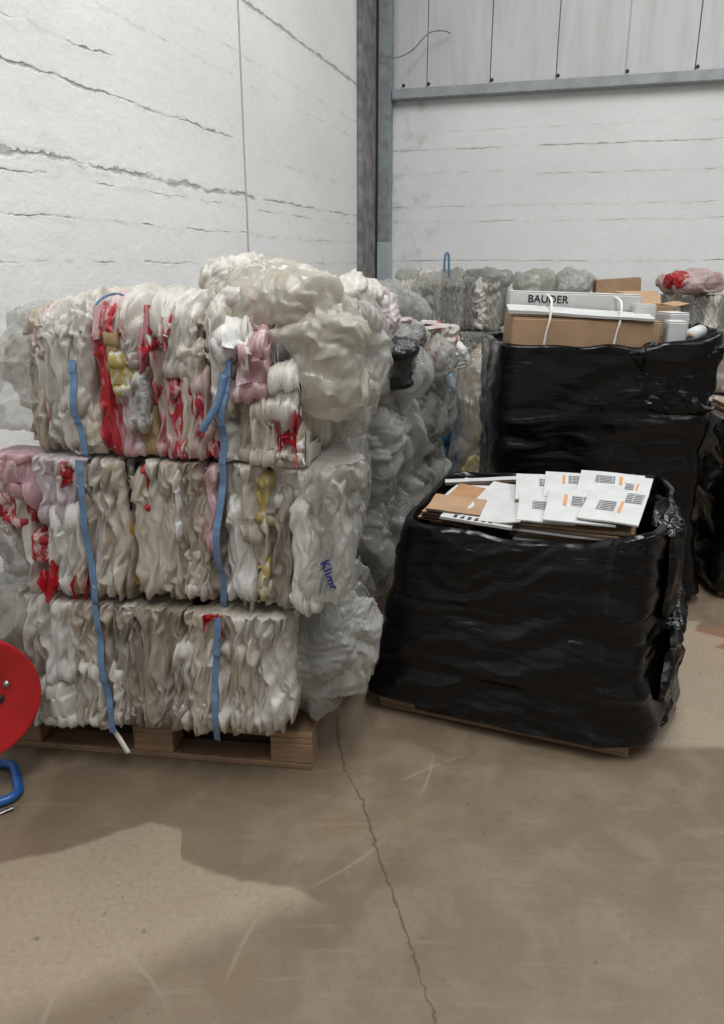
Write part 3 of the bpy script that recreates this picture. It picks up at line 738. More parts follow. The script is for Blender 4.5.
for T_, (w0, w1, z0, z1, lab, pal) in TIERS.items():
    t, org = S.bale(w0, w1, .80, z0, z1, 'film_bale', lab, 'bales of the front stack', 'corewarm', sd)
    FRONT[T_] = (t, org)
    g = random.Random(sd)
    # filler sheets packed behind the visible ones
    x = w0 + .03; 
    while x < w1 - .04:
        sd += 1
        film(FF, x, z1 - .01, x + g.uniform(-.015, .015), z0 + .012, g.uniform(.06, .085), g.uniform(.06, .085), g.uniform(.0, .02), .03, M[g.choice(pal)], t, 'film_sheet', 1., 'po' if T_ == 'A' else 'p', sd, org)
        x += .058
    for p in PIECES:
        if p[0] != T_: continue
        sd += 1
        film(FF, p[2], p[3], p[4], p[5], p[6] * 1.12, p[7] * 1.12, p[8], p[9], M[p[1]], t, 'film_sheet', p[10], p[11], sd, org)
    cloud = np.concatenate([np.array([v.co for v in c.data.vertices])[:, :] for c in t.children]) + np.asarray(org)
    cloud = cloud[cloud[:, 1] < .02]
    CLOUD[T_] = cloud
    for (xa, za, xb, zb) in STRAPS[T_]:
        q = np.linspace(0, 1, 30)
        xs_, zs_ = xa + (xb - xa) * q + .004 * np.sin(q * 9), za + (zb - za) * q
        ys_ = surf(cloud, xs_, zs_, .012)
        ys_ = np.array([ys_[max(0, i - 2):i + 3].min() * .5 + ys_[max(0, i - 4):i + 5].mean() * .5 for i in range(30)]) - .002
        pts = list(zip(xs_, ys_, zs_))
        if T_ == 'A': pts += [(xb + .004, ys_[-1] + .02, zb + .05), (xb + .006, -.02, zb + .10), (xb + .008, .10, z1 + .01), (xb, .4, z1 + .01)]
        pts = [tuple(np.array(p) - org) for p in catmull(pts, 60)]
        MB().tube(pts, 0, 8, flat=(.0105, .0012), up=(0, -1, .2)).build('strap', M['strap'], t)['label'] = 'blue plastic strap'

t, org = FRONT['A']
def at(t_org, pts): return [tuple(np.array(p) - t_org) for p in pts]
MB().tube(catmull(at(org, [(.93, -.12, 1.36), (.915, -.135, 1.29), (.885, -.14, 1.235), (.86, -.135, 1.20)]), 16), 0, 8, flat=(.010, .002), up=(0, -1, 0)).build('strap_tail', M['strap'], t, True)
MB().tube(catmull(at(org, [(.52, -.03, 1.48), (.53, -.03, 1.535), (.56, -.01, 1.565), (.60, 0, 1.568), (.625, .02, 1.54), (.67, .06, 1.53)]), 26), 0, 8, flat=(.0035, .001), up=(0, -1, 0)).build('strap_tail', M['strap'], t, True)
# red tag standing up, red and white heap on top
film(FF, .775, 1.625, .80, 1.535, .045, .03, .02, .012, M['red'], t, 'red_bag_corner', .6, 'c', 501, org, tuck=.01)
film(FF, .80, 1.56, .79, 1.52, .05, .06, .03, .012, M['red'], t, 'red_bag_corner', .5, 'c', 502, org, tuck=.01)
B_ = [('A', (.42, .14, 1.48), (.10, .12, .07), 'redwhite', 1.0), ('A', (.38, .06, 1.47), (.075, .06, .05), 'redpink', .8), ('A', (.29, .12, 1.38), (.11, .14, .15), 'clear', 1.1),
      ('A', (.98, .16, 1.55), (.16, .14, .085), 'clearwarm', 1.0), ('A', (.90, .22, 1.60), (.14, .14, .075), 'white', .9), ('A', (.93, .03, 1.555), (.06, .06, .05), 'redwhite', .7), ('A', (.62, .25, 1.52), (.26, .2, .05), 'cream', 1.),
      ('A', (1.15, .10, 1.40), (.165, .17, .205), 'clearwarm', 1.6), ('A', (1.05, .08, 1.555), (.14, .13, .075), 'clearwarm', 1.2), ('A', (1.215, .36, 1.38), (.12, .18, .20), 'clear', .9), ('A', (1.19, .30, 1.23), (.12, .15, .12), 'clear', .8), ('A', (1.20, .66, 1.45), (.13, .16, .12), 'lilac', 1.3), ('A', (1.15, .5, 1.56), (.16, .2, .06), 'white', 1.),
      ('B', (1.175, .06, .93), (.11, .13, .22), 'clear', 1.2), ('B', (1.19, .05, 1.08), (.11, .11, .09), 'clear', .9), ('B', (1.14, .36, .86), (.13, .18, .22), 'clear', 1.2), ('B', (1.12, .66, .86), (.12, .16, .22), 'cleargrey', 1.2), ('B', (1.12, .02, .70), (.09, .08, .08), 'cleargrey', .9),
      ('B', (.17, .02, 1.03), (.075, .08, .075), 'pink', .9), ('B', (.13, .14, .90), (.09, .12, .12), 'redlow', .9), ('B', (.20, .10, .79), (.09, .1, .12), 'bright', .9),
      ('C', (.03, .16, .40), (.13, .2, .2), 'cleargrey', 1.2), ('C', (.0, .3, .3), (.10, .2, .13), 'clear', 1.2),
      ('C', (1.13, .10, .42), (.15, .13, .19), 'cleargrey', 1.0), ('C', (1.20, .17, .42), (.135, .17, .19), 'clear', 1.0), ('C', (1.12, .12, .27), (.10, .12, .10), 'cleargrey', .9), ('C', (1.13, .5, .40), (.14, .2, .2), 'cleargrey', 1.2)]
LIM = {'A': (1.101, None), 'B': (.624, 1.099), 'C': (.146, .622)}
for i, (T_, c_, r_, mt, k_) in enumerate(B_):
    t, org = FRONT[T_]; ZLIM[0] = LIM[T_]
    bag(c_, r_, M[mt], t, 'film_bag', 600 + i, org, k=k_, n=190 if max(r_) > .14 else 120)
ZLIM[0] = LIM['B']
# grey white rolled bag hanging at the left end of the middle bale, blue print on clear film
t, org = FRONT['B']
film(FF, .13, .865, .21, .70, .09, .085, .06, .04, M['grey'] if False else M['cleargrey'], t, 'film_bag', .8, 'p', 640, org)
me_o = text('blue_print', 'Klimr', .036, M['ink_blue'], t, .001)
a = R(-66); c, q = math.cos(a), math.sin(a)
cloud = np.concatenate([np.array([v.co for v in c_.data.vertices]) for c_ in t.children if len(c_.data.vertices) > 400]) + np.asarray(org)
for v_ in me_o.data.vertices:
    x, z = v_.co.x * c - v_.co.y * q, v_.co.x * q + v_.co.y * c
    v_.co = (1.20 + x, 0, .83 + z)
vx = [v_.co.x for v_ in me_o.data.vertices]; vz = [v_.co.z for v_ in me_o.data.vertices]
for v_, y_ in zip(me_o.data.vertices, surf(cloud, vx, vz, .012)): v_.co = (v_.co.x - org[0], y_ - .002 - org[1], v_.co.z - org[2])
t, org = FRONT['C']
MB().tube(catmull(at(org, [(.44, -.02, .165), (.455, -.06, .150), (.49, -.085, .12), (.515, -.09, .075)]), 14), 0, 8, flat=(.009, .002), up=(0, -1, 0)).build('strap_tail', M['twine'], t, True)

# ================================================================== the bales behind, along the left wall
FR_ = lambda W: (lambda x, o, z: (W + o + 0 * x, x, z + 0 * x))
def clear_bale(St, W, D, z0, z1, label, group, seed, face, pal, nb=7, front=False, tops=0, cm='core', big=1.0):
    t, org = St.bale(0, W, D, z0, z1, 'film_bale', label, group, cm, seed)
    g = random.Random(seed); H = z1 - z0
    if 'r' in face:
        for i in range(nb):
            y = .08 + (D - .16) * ((i + .5) / nb) + g.uniform(-.04, .04)
            rz = H * g.uniform(.30, .5) * big
            bag((W + g.uniform(.0, .05), y, z0 + H * g.uniform(.38, .62)), (g.uniform(.10, .15), D / nb * g.uniform(.7, 1.0), min(rz, H * .5)), M[g.choice(pal)], t, 'film_bag', seed * 7 + i, org, k=g.uniform(.8, 1.4), n=90)
        for i in range(5):
            y = .05 + (D - .1) * (i + .5) / 5
            film(FR_(W), y, z1 - .02, y, z0 + .02, D / 4, D / 4, .03, .05, M[g.choice(pal)], t, 'film_sheet', 1.2, 'c', seed * 11 + i, org)
    if 'f' in face:
        n = max(3, int(W / .11))
        for i in range(n):
            x = .05 + (W - .1) * (i + .5) / n
            film(FF, x, z1 - .01, x + g.uniform(-.03, .03), z0 + .02, W / n * 1.4, W / n * 1.4, g.uniform(.01, .05), .05, M[g.choice(pal)], t, 'film_sheet', 1.2, 'c' if g.random() < .6 else 'p', seed * 13 + i, org)
    for i in range(tops):
        x = .1 + (W - .15) * ((i + .5) / tops) + g.uniform(-.04, .04)
        bag((x, g.uniform(.08, D * .55), z1 + g.uniform(-.01, .03)), (g.uniform(.13, .2), g.uniform(.14, .22), g.uniform(.06, .10)), M[g.choice(pal)], t, 'film_bag', seed * 17 + i, org, k=g.uniform(.8, 1.3), n=90)
    return t, org

P2 = ['clear', 'cleargrey', 'clear', 'cleargrey']
P3 = ['clear', 'cleargreen', 'clear', 'cleargrey']
S2 = Stack((-1.06, 3.42), -10)
pallet('wooden_pallet', 'wooden pallet hidden under the second stack of bales along the left wall', S2.world(0, 0, 0), S2.a, W=1.08, group='pallets under the stacks along the left wall')
g2 = 'bales of the second stack along the left wall'
t21, o21 = clear_bale(S2, 1.08, .80, .150, .62, 'bottom clear film bale of the second stack, behind the front stack', g2, 31, 'r', P2)
t22, o22 = clear_bale(S2, 1.10, .80, .63, 1.08, 'middle grey clear film bale of the second stack, behind the front stack', g2, 32, 'r', P2)
t23, o23 = clear_bale(S2, 1.06, .80, 1.09, 1.40, 'top bale of the second stack with a black film strip on clear film', g2, 33, 'r', P2, tops=3)
# the glossy grey bag with black film over it, white and pale bags on top
for i_, (c_, r_, mt, k_) in enumerate([((1.15, .20, 1.20), (.15, .20, .15), 'cleargrey', 2.0), ((1.22, .11, 1.315), (.085, .12, .05), 'dark', .9), ((1.25, .26, 1.34), (.06, .09, .05), 'grey', .9), ((1.02, .10, 1.40), (.16, .15, .08), 'lilac', 1.2),
        ((1.05, .55, 1.42), (.17, .2, .07), 'redwhite', 1.), ((.80, .40, 1.44), (.18, .2, .06), 'white', 1.), ((1.12, .62, 1.28), (.15, .16, .12), 'clear', 1.2)]):
    bag(c_, r_, M[mt], t23, 'black_film' if mt == 'dark' else 'film_bag', 901 + i_, o23, k=k_, n=150)
film(FR_(1.06), .04, 1.33, .07, 1.15, .035, .02, .20, .012, M['dark'], t23, 'black_film', .5, 'c', 919, o23, tuck=.02)
film(FR_(1.06), .19, 1.31, .22, 1.20, .03, .02, .20, .012, M['dark'], t23, 'black_film', .5, 'c', 920, o23, tuck=.02)

ZLIM[0] = None
S3 = Stack((-.78, 4.38), -14)
pallet('wooden_pallet', 'wooden pallet hidden under the third stack of bales along the left wall', S3.world(0, 0, 0), S3.a, W=1.08, group='pallets under the stacks along the left wall')
ZLIM[0] = None
g3 = 'bales of the third stack along the left wall'
t31, o31 = clear_bale(S3, 1.06, .80, .150, .62, 'bottom clear film bale of the third stack along the left wall', g3, 41, 'r', P3)
t32, o32 = clear_bale(S3, 1.08, .80, .63, 1.08, 'middle greenish clear film bale of the third stack along the left wall', g3, 42, 'r', P3)
t33, o33 = clear_bale(S3, 1.06,   .80, 1.09, 1.33, 'top bale of the third stack, white film with red print', g3, 43, 'r', ['redwhite', 'white', 'clear', 'redwhite'], tops=5)
for i, (c_, r_, mt) in enumerate([((1.06, .10, 1.46), (.15, .15, .12), 'redwhite'), ((1.16, .30, 1.36), (.12, .16, .14), 'redwhite'), ((.98, .36, 1.55), (.16, .16, .08), 'redwhite'), ((1.05, .25, 1.60), (.10, .09, .035), 'red'),
        ((.85, .2, 1.52), (.15, .16, .09), 'white'), ((1.15, .06, 1.26), (.13, .12, .12), 'clear'), ((1.2, .45, 1.22), (.12, .15, .11), 'bright'), ((.7, .3, 1.54), (.13, .13, .07), 'palepink')]):
    bag((c_[0], c_[1], c_[2] - .09), r_, M[mt], t33, 'film_bag', 950 + i, o33, k=.8, n=130)

S4 = Stack((-.62, 5.62), -16)
pallet('wooden_pallet', 'wooden pallet hidden under the fourth stack of bales along the left wall', S4.world(0, 0, 0), S4.a, W=.82, group='pallets under the stacks along the left wall')
g4 = 'bales of the fourth stack along the left wall'
clear_bale(S4, .80, .80, .150, .62, 'bottom clear film bale of the fourth stack along the left wall', g4, 51, '', P3)
clear_bale(S4, .80, .80, .63, 1.08, 'middle clear film bale of the fourth stack along the left wall', g4, 52, 'r', P3, nb=4)
clear_bale(S4, .82, .80, 1.09, 1.45, 'top greenish clear film bale of the fourth stack along the left wall', g4, 53, 'r', P3, nb=5, tops=7)

# ================================================================== row of bales along the back wall
BR = [Stack((COR[0] + EB[0] * a - WL[0] * 1.12, COR[1] + EB[1] * a - WL[1] * 1.12), math.degrees(BA)) for a in (.42, 1.66, 2.90, 4.14)]
ords = ['nearest the corner column', 'second from the corner column', 'third from the corner column', 'fourth from the corner column']
backtops = []
for k, St in enumerate(BR):
    gk = 'bales along the back wall'
    for j, (za, zb, nm) in enumerate(((.004, .54, 'bottom'), (.55, 1.05, 'middle'), (1.06, 1.50 if k == 0 else 1.40, 'top'))):
        tb, ob = clear_bale(St, 1.1, .8, za, zb, f'{nm} clear film bale of the back wall stack {ords[k]}', gk, 70 + k * 5 + j, 'f' if (k == 0 and j) or j == 2 else '', ['cleargreen', 'clear', 'clear', 'cleargrey'] + (['white'] if j == 2 else []), tops=7 if j == 2 else 0)
        if j == 2: backtops.append((tb, ob))
tb, ob = backtops[0]
MB().tube(catmull(at(ob, [(.50, .2, 1.54), (.50, .19, 1.66), (.51, .19, 1.75), (.535, .2, 1.74), (.54, .21, 1.62), (.545, .22, 1.53)]), 26), 0, 8, flat=(.011, .003), up=(0, -1, 0)).build('strap_tail', M['strap'], tb, True)['label'] = 'blue strap end standing up'

ZLIM[0] = None

# ================================================================== loads wrapped in black film
def wrapped_load(St, x0, x1, y0, y1, D, rim, name, label, cat, group, zb=.045, e=10., seed=0, lean=0., inner=True, topz=.7, bulge=None, amp=1., mat='wrap'):
    """x0, x1: edges as functions of height; rim(t, x, y) the height of the upper edge; t runs round the load"""
    org = ((x0(0) + x1(0)) / 2, D / 2, 0)
    t = thing(name, label, cat, St.world(*org), St.a, group)
    n = 420; m = 110
    th = np.linspace(0, 2 * np.pi, n, endpoint=False)
    cx, cy = np.cos(th), np.sin(th); k = (np.abs(cx) ** e + np.abs(cy) ** e) ** (-1 / e); cx, cy = cx * k, cy * k
    v = np.linspace(0, 1, m)
    mid = lambda z: ((x0(z) + x1(z)) / 2, (x1(z) - x0(z)) / 2)
    per = np.cumsum(np.hypot(np.diff(cx, append=cx[0]) * .55, np.diff(cy, append=cy[0]) * .4))
    c0, h0 = mid(.6); rz = rim(c0 + cx * h0, D / 2 + cy * D / 2)
    rz = rz + .012 * noise1(per * 7, seed + 3)
    bz = zb + .016 * noise1(per * 4, seed + 9)
    nv_o = int(m * .86)
    Z = np.zeros((n, m)); inset = np.zeros(m)
    Z[:, :nv_o] = bz[:, None] + (rz - bz)[:, None] * np.linspace(0, 1, nv_o)[None]
    q = np.linspace(0, 1, m - nv_o + 1)[1:]
    Z[:, nv_o:] = rz[:, None] + .010 * np.sin(q * math.pi)[None] - (.10 * np.clip(q - .35, 0, 1) / .65)[None]
    inset[nv_o:] = .022 * np.clip(q / .45, 0, 1) + .012 * q
    X = np.zeros((n, m)); Y = np.zeros((n, m))
    zz = Z
    c_ = (x0(zz) + x1(zz)) / 2; h_ = (x1(zz) - x0(zz)) / 2
    ya = y0(zz); yb = y1(zz)
    X = c_ + cx[:, None] * (h_ - inset[None]); Y = (ya + yb) / 2 + cy[:, None] * ((yb - ya) / 2 - inset[None])
    nx, ny = cx.copy(), cy.copy(); l = np.hypot(nx ** 5, ny ** 5) + 1e-9; nx, ny = nx ** 5 / l, ny ** 5 / l
    P = np.stack([per[:, None] * 2.2 + zz * 1.5, zz * 13 - per[:, None] * 1.3, zz * 0 + seed], -1)
    rid = 1 - np.abs(fbm(P, seed, 3)) * 2
    P2_ = np.stack([per[:, None] * 4 - zz * 6, zz * 16 + per[:, None] * 3, zz * 0 + seed + 5], -1)
    rid2 = np.clip(1 - np.abs(fbm(P2_, seed + 6, 2)) * 3, 0, 1) ** 2
    P4 = np.stack([per[:, None] + 0 * zz, zz, 0 * zz + seed], -1)
    w = creases(P4, [(.10, 1, 0), (-.25, 1, 0), (.5, .9, 0), (-.06, 1, 0)], [3.2, 6, 4.5, 13], [.010, .006, .005, .0022], seed, .5)
    big = fbm(np.stack([per[:, None] * 3.0 + zz * 0, zz * 4, zz * 0 + seed], -1), seed + 2, 2)
    band = np.floor(zz / .17 + .25 * noise1(per * 1.2, seed)[:, None])
    step = .006 * (_hash(band.astype(np.int64), band.astype(np.int64) * 0, band.astype(np.int64) * 0, seed) - .5)
    d = (.003 * rid + .004 * rid2 + w + .014 * big) * amp + step
    if bulge: d = d + bulge(X, Y, zz)
    X = X + nx[:, None] * d; Y = Y + ny[:, None] * d
    pts = np.stack([X, Y, Z], -1).reshape(-1, 3) - np.asarray(org)
    mesh_obj('black_wrap', pts, grid_faces(n, m, True), M[mat], t)
    if inner:
        b = MB(); g = random.Random(seed); z = .15
        while z < topz - .012:
            h = min(g.uniform(.012, .03), topz - z)
            zz_ = z + h
            j = lambda: g.uniform(.0, .012)
            b.box(float(x0(zz_)) + .06 + j(), float(x1(zz_)) - .06 - j(), float(y0(zz_)) + .06 + j(), float(y1(zz_)) - .06 - j(), z, z + h - .002, .001); z += h
        b.move((-org[0], -org[1], 0)).build('packed_cardboard', M['cardedge'], t)
    return t, org

lin = lambda pts: (lambda z: np.interp(z, [p[0] for p in pts], [p[1] for p in pts]))
Bf = Stack((.012, 2.63), -21.6)
pallet('wooden_pallet', 'thin wooden pallet under the low front load wrapped in black film', Bf.world(.045, .04, 0), Bf.a, W=.93, D=.68, H=.10)
def rimf(x, y): return .755 + .075 * np.clip((x - .2) / .75, 0, 1) + .02 * np.clip(y / .8, 0, 1) - .06 * np.exp(-((x - .66) / .3) ** 4) * (y < .2)
def bul(X, Y, z):
    fl = np.exp(-((Y - .42) / .26) ** 2) * (X > .85) * (.055 + .05 * np.clip((.85 - z) / .5, 0, 1) * np.clip(z / .1, .3, 1))
    return fl + .03 * np.clip((.22 - z) / .2, 0, 1) + .012 * np.exp(-((z - .25) / .03) ** 2)
tf_, of_ = wrapped_load(Bf, lin([(0, .0), (.26, .015), (.64, .085), (.8, .12)]), lin([(0, 1.02), (.3, .99), (.9, .965)]), lin([(0, .01), (.4, .02), (.8, .07)]), lin([(0, .80), (.8, .76)]), .8,
             rimf, 'wrapped_cardboard_load', 'low pallet load wrapped in black film with flattened white cartons on top', 'wrapped load', None, seed=3, zb=.062, topz=.70, bulge=bul)

def loose_wrap(t, org, St_W, spec):
    for q, (y0_, zt, y1_, zb_, w0_, w1_, out_, sd_) in enumerate(spec):
        film(lambda x, o, z: (St_W + o + 0 * x, x, z + 0 * x), y0_, zt, y1_, zb_, w0_, w1_, out_, .03, M['wrapflap'], t, 'loose_wrap', .85, 'c', sd_, org, tuck=.02)
loose_wrap(tf_, of_, .98, [(.40, .82, .44, .42, .44, .42, .05, 1501), (.42, .46, .40, .05, .46, .50, .10, 1502)])

def card(name, label, St, x, y, z, w, d, h, mat, rz=0., tx=0., ty=0., group=None, prints=(), cat='carton', fold=0., curl=0.):
    """a flat piece of board with its centre at (x, y, z) of the stack frame"""
    t = thing(name, label, cat, St.world(x, y, z), 0, group)
    t.rotation_mode = 'XYZ'; t.rotation_euler = (R(tx), R(ty), St.a + R(rz))
    nx, ny = 14, 10
    u = np.linspace(-w / 2, w / 2, nx); v = np.linspace(-d / 2, d / 2, ny); U, V = np.meshgrid(u, v, indexing='ij')
    sd_ = int(abs(x * 977 + y * 431 + z * 3571) * 10) % 997
    Zt = curl * (2 * U / w) ** 2 * .5 + fold * np.abs(V / d) + .0035 * fbm(np.stack([U * 9, V * 9, U * 0 + sd_], -1), sd_, 2)
    top = np.stack([U, V, Zt + h], -1).reshape(-1, 3); bot = np.stack([U, V, Zt], -1).reshape(-1, 3)
    f = grid_faces(nx, ny).tolist(); N = nx * ny
    fs = f + [[q + N for q in reversed(p)] for p in f]
    ring = [i * ny for i in range(nx)] + [(nx - 1) * ny + j for j in range(1, ny)] + [i * ny + ny - 1 for i in range(nx - 2, -1, -1)] + [j for j in range(ny - 2, 0, -1)]
    for a, b_ in zip(ring, ring[1:] + ring[:1]): fs.append([a, a + N, b_ + N, b_])
    o = mesh_obj('board', np.vstack([top, bot]), fs, [M[mat], M['cardedge'] if mat not in ('whitecard',) else M['greycard']], t, False)
    for p in o.data.polygons[2 * len(f):]: p.material_index = 1
    o.data.update()
    for (px_, py_, pw, pd, pm) in prints:
        n_ = 6
        uu = np.linspace(px_ - pw / 2, px_ + pw / 2, n_) * w; vv = np.linspace(py_ - pd / 2, py_ + pd / 2, n_) * d
        A, B2 = np.meshgrid(uu, vv, indexing='ij')
        zt = curl * (2 * A / w) ** 2 * .5 + fold * np.abs(B2 / d) + .0035 * fbm(np.stack([A * 9, B2 * 9, A * 0 + sd_], -1), sd_, 2) + h + .0012
        mesh_obj('printed_panel', np.stack([A, B2, zt], -1).reshape(-1, 3), grid_faces(n_, n_)[:, ::-1].copy() if False else grid_faces(n_, n_), M[pm], t, False)
    return t

# printed block: dense dark lines of print
m = NT('printed_text_block')
c3 = m.xyz()
rows_ = m.ramp(m.math('FRACT', m.math('MULTIPLY', c3[1], 62.)), .55, .7, 1., 0.)
wd_ = m.ramp(m.noise(m.coord((120, 3, 1)), 1., 2, .6), .36, .44)
M['print'] = m.done(m.bsdf(Base_Color=m.mix(m.math('MULTIPLY', rows_, wd_), (.40, .41, .42), (.07, .07, .08)), Roughness=.6))
# layers of flattened cartons under the printed ones
g = random.Random(5)
for i in range(6):
    card('flattened_carton', 'flattened brown carton edge-on in the pile under the white printed cartons', Bf, .695 + g.uniform(-.012, .012), .40 + g.uniform(-.015, .02), .722 + i * .0135, .40, .51, .008, 'cardboard' if i % 3 else 'whitecard', g.uniform(-3, 3), 1.5, g.uniform(-.25, .25), 'flattened cartons in the pile under the printed ones')
PR = lambda a, b, f=1: ((a, b, .30, .30, 'print'), (a + .24 * f, b, .05, .34, 'ink_orange'))
CARDS = [(.55, .47, .824, .20, .26, 10, 'white printed flattened carton in the left row, its print near the far edge', PR(.1, .15)),
         (.60, .26, .822, .20, .26, 8, 'white printed flattened carton at the near left, leaning on the large white sheet', PR(-.1, .05)),
         (.655, .50, .832, .20, .26, 7, 'white printed flattened carton in the middle of the far row', PR(.1, .2, -1)),
         (.72, .27, .838, .24, .30, 4, 'white printed flattened carton in the middle of the near row', PR(.0, .12, -1)),
         (.80, .52, .842, .24, .26, 2, 'white printed flattened carton in the far row, second from the right end', PR(-.1, .18)),
         (.875, .50, .840, .13, .26, -3, 'white printed flattened carton at the far right corner of the open top', PR(-.1, .05)),
         (.83, .28, .850, .20, .30, -4, 'white printed flattened carton at the near right, topmost of the row', PR(-.12, -.05) + PR(.3, .25, -1)[:1])]
for i, (x, y, z, w, d, rz, lab, pr) in enumerate(CARDS):
    card('printed_carton', lab, Bf, x, y, z - .010 + (y - .26) * .06, w, d, .006, 'whitecard', rz, 6.5, 0, 'white printed cartons on the front load', pr)
card('white_sheet', 'large plain white sheet sloping between the brown pieces and the printed cartons', Bf, .44, .33, .795, .22, .44, .004, 'whitecard', -4, 3, -2.5, None, (), 'sheet', 0, .02)
card('white_sheet', 'white sheet with black marks along the near left rim of the open top', Bf, .38, .14, .778, .26, .09, .010, 'whitecard', -2, 4, 2, None, tuple((-.3 + .1 * k, -.25, .05, .3, 'ink') for k in range(6)), 'sheet')
card('white_board', 'white board lying flat under the small brown piece at the left', Bf, .305, .43, .775, .23, .36, .006, 'whitecard', -6, 4, 3, None, (), 'board')
card('white_board', 'narrow white board lying across the far left edge of the open top', Bf, .31, .58, .800, .34, .05, .012, 'greycard', 16, 0, -4, None, (), 'board')
for i in range(4):
    card('folded_carton', ['folded brown carton at the bottom of the little pile at the left', 'folded brown carton second from below in the little pile at the left', 'folded brown carton third from below in the little pile at the left', 'folded brown carton on top of the little pile at the left'][i], Bf, .26 + .006 * i, .235 - .004 * i, .745 + i * .015, .21 - .012 * (i % 2), .17, .008, 'cardboard', -8 + 4 * i, 3, 2, 'folded brown cartons at the left of the front load', (), 'carton', .012)
card('kraft_board', 'small orange brown piece of card on the white board at the left', Bf, .30, .40, .792, .17, .16, .005, 'kraft', -5, 4, 3, None, (), 'board')

# ------------------------------------------------------------------ taller load behind
Lf = Stack((.6, 3.65), -3)
pallet('wooden_pallet', 'wooden pallet under the tall load wrapped in black film', Lf.world(.10, .06, 0), Lf.a, W=.94, D=.70, H=.11)
def rimL(x, y): return 1.285 + .085 * np.clip((x - .7) / .4, 0, 1) ** 1.5 + 0 * y
def bulL(X, Y, z): return .02 * np.exp(-((z - .93) / .05) ** 2) + .03 * np.clip((z - 1.0) / .3, 0, 1) * (X > .7) + .05 * np.clip((.3 - z) / .3, 0, 1) * (X > .8)
tl_, ol_ = wrapped_load(Lf, lin([(0, .05), (.6, .05), (1.3, .035)]), lin([(0, 1.10), (.6, 1.06), (1.3, 1.06)]), lin([(0, 0), (1.3, .01)]), lin([(0, .82), (1.3, .82)]), .82, rimL, 'wrapped_cardboard_load',
             'tall pallet load wrapped in black film with a long brown carton on top', 'wrapped load', None, seed=17, topz=1.18, bulge=bulL, amp=.8)

film(FF, .86, 1.30, .88, .98, .36, .34, .004, .02, M['wrapflap'], tl_, 'loose_wrap', .55, 'c', 1510, ol_, tuck=.03)

def box_thing(name, label, St, x0, x1, y0, y1, z0, z1, mat, rz=0, ry=0, group=None, cat='carton', flaps=False, tape=False, extra=None):
    cx_, cy_ = (x0 + x1) / 2, (y0 + y1) / 2
    t = thing(name, label, cat, St.world(cx_, cy_, z0), 0, group); t.rotation_euler = (0, R(ry), St.a + R(rz))
    w, d, h = x1 - x0, y1 - y0, z1 - z0
    if flaps:
        b = MB(); k = .004
        b.box(-w / 2, w / 2, -d / 2, -d / 2 + k, 0, h, .001).box(-w / 2, w / 2, d / 2 - k, d / 2, 0, h, .001).box(-w / 2, -w / 2 + k, -d / 2, d / 2, 0, h, .001).box(w / 2 - k, w / 2, -d / 2, d / 2, 0, h, .001).box(-w / 2, w / 2, -d / 2, d / 2, 0, k, .001)
        b.build('body', M[mat], t)
        f = MB().box(-w / 2, w / 2, 0, k, 0, d * .45, .001).turn(-62, axis='x').move((0, d / 2, h)); f.build('flap', M[mat], t)
        f = MB().box(0, k, -d / 2, d / 2, 0, w * .3, .001).turn(78, axis='y').move((w / 2, 0, h)); f.build('flap', M[mat], t)
        f = MB().box(0, k, -d / 2, d / 2, 0, w * .3, .001).turn(-25, axis='y').move((-w / 2, 0, h)); f.build('flap', M[mat], t)
    else:
        MB().box(-w / 2, w / 2, -d / 2, d / 2, 0, h - .004, .005).build('body', M[mat], t)
        MB().box(-w / 2 + .002, w / 2 - .002, -d / 2 + .002, -.002, h - .0035, h, .001).box(-w / 2 + .002, w / 2 - .002, .002, d / 2 - .002, h - .0035, h, .001).build('flap', M[mat], t)
        MB().box(w / 2, w / 2 + .003, -d / 2 + .006, d / 2 - .006, .01, h - .01, .001).build('end_flap', M[mat], t)
    if extra: extra(t, w, d, h)
    return t
def strings(t, w, d, h):
    for fx in (-.27, .20):
        x = fx * w
        P = [(x - .01, -d / 2 - .006, .0), (x, -d / 2 - .006, h * .6), (x + .012, -d / 2 - .004, h + .004), (x + .02, -d / 2 + .06, h + .085), (x + .02, d / 2 - .03, h + .09), (x + .02, d / 2 + .008, h * .9), (x, d / 2 + .006, 0)]
        MB().tube(catmull(P, 30), .0055, 8).build('string', M['twine'], t, True)['label'] = 'white string tied round the carton'
box_thing('long_carton', 'long flat brown carton tied with white string on the tall black load', Lf, .105, .80, .105, .43, 1.225, 1.405, 'cardboard', 0, 1.6, None, 'carton', extra=strings)
def bauder(t, w, d, h):
    o = text('lettering', 'BAUDER', .050, M['ink'], t, .0012)
    o.location = (-w * .36, -d / 2 - .0008, h * .38); o.rotation_euler = (R(90), 0, 0)
box_thing('long_carton', 'long white carton with black capital letters lying on the brown carton', Lf, .11, .745, .27, .39, 1.438, 1.520, 'whitecard', -1.5, 1.6, None, 'carton', extra=bauder)
card('white_board', 'thin white board sloping along the front of the brown carton', Lf, .43, .175, 1.426, .68, .15, .012, 'whitecard', -2.5, 8, 3.2, None, (), 'board')
box_thing('small_carton', 'small white carton standing on end beside the sloping white board', Lf, .70, .80, .20, .265, 1.40, 1.47, 'whitecard', 4, 0, 'small white cartons on the tall load')
box_thing('small_carton', 'small white carton wedged at the right end of the brown carton', Lf, .83, .91, .06, .18, 1.28, 1.40, 'whitecard', -6, 0, 'small white cartons on the tall load')
box_thing('small_carton', 'small white carton with a grey side in front of the open brown box', Lf, .86, .96, .22, .36, 1.31, 1.43, 'whitecard', 12, 0, 'small white cartons on the tall load')
tb_ = MB().tube([(.93, .07, 1.335), (1.02, .20, 1.345)], .032, 20).tube([(.93, .07, 1.335), (1.02, .20, 1.345)], .012, 12)
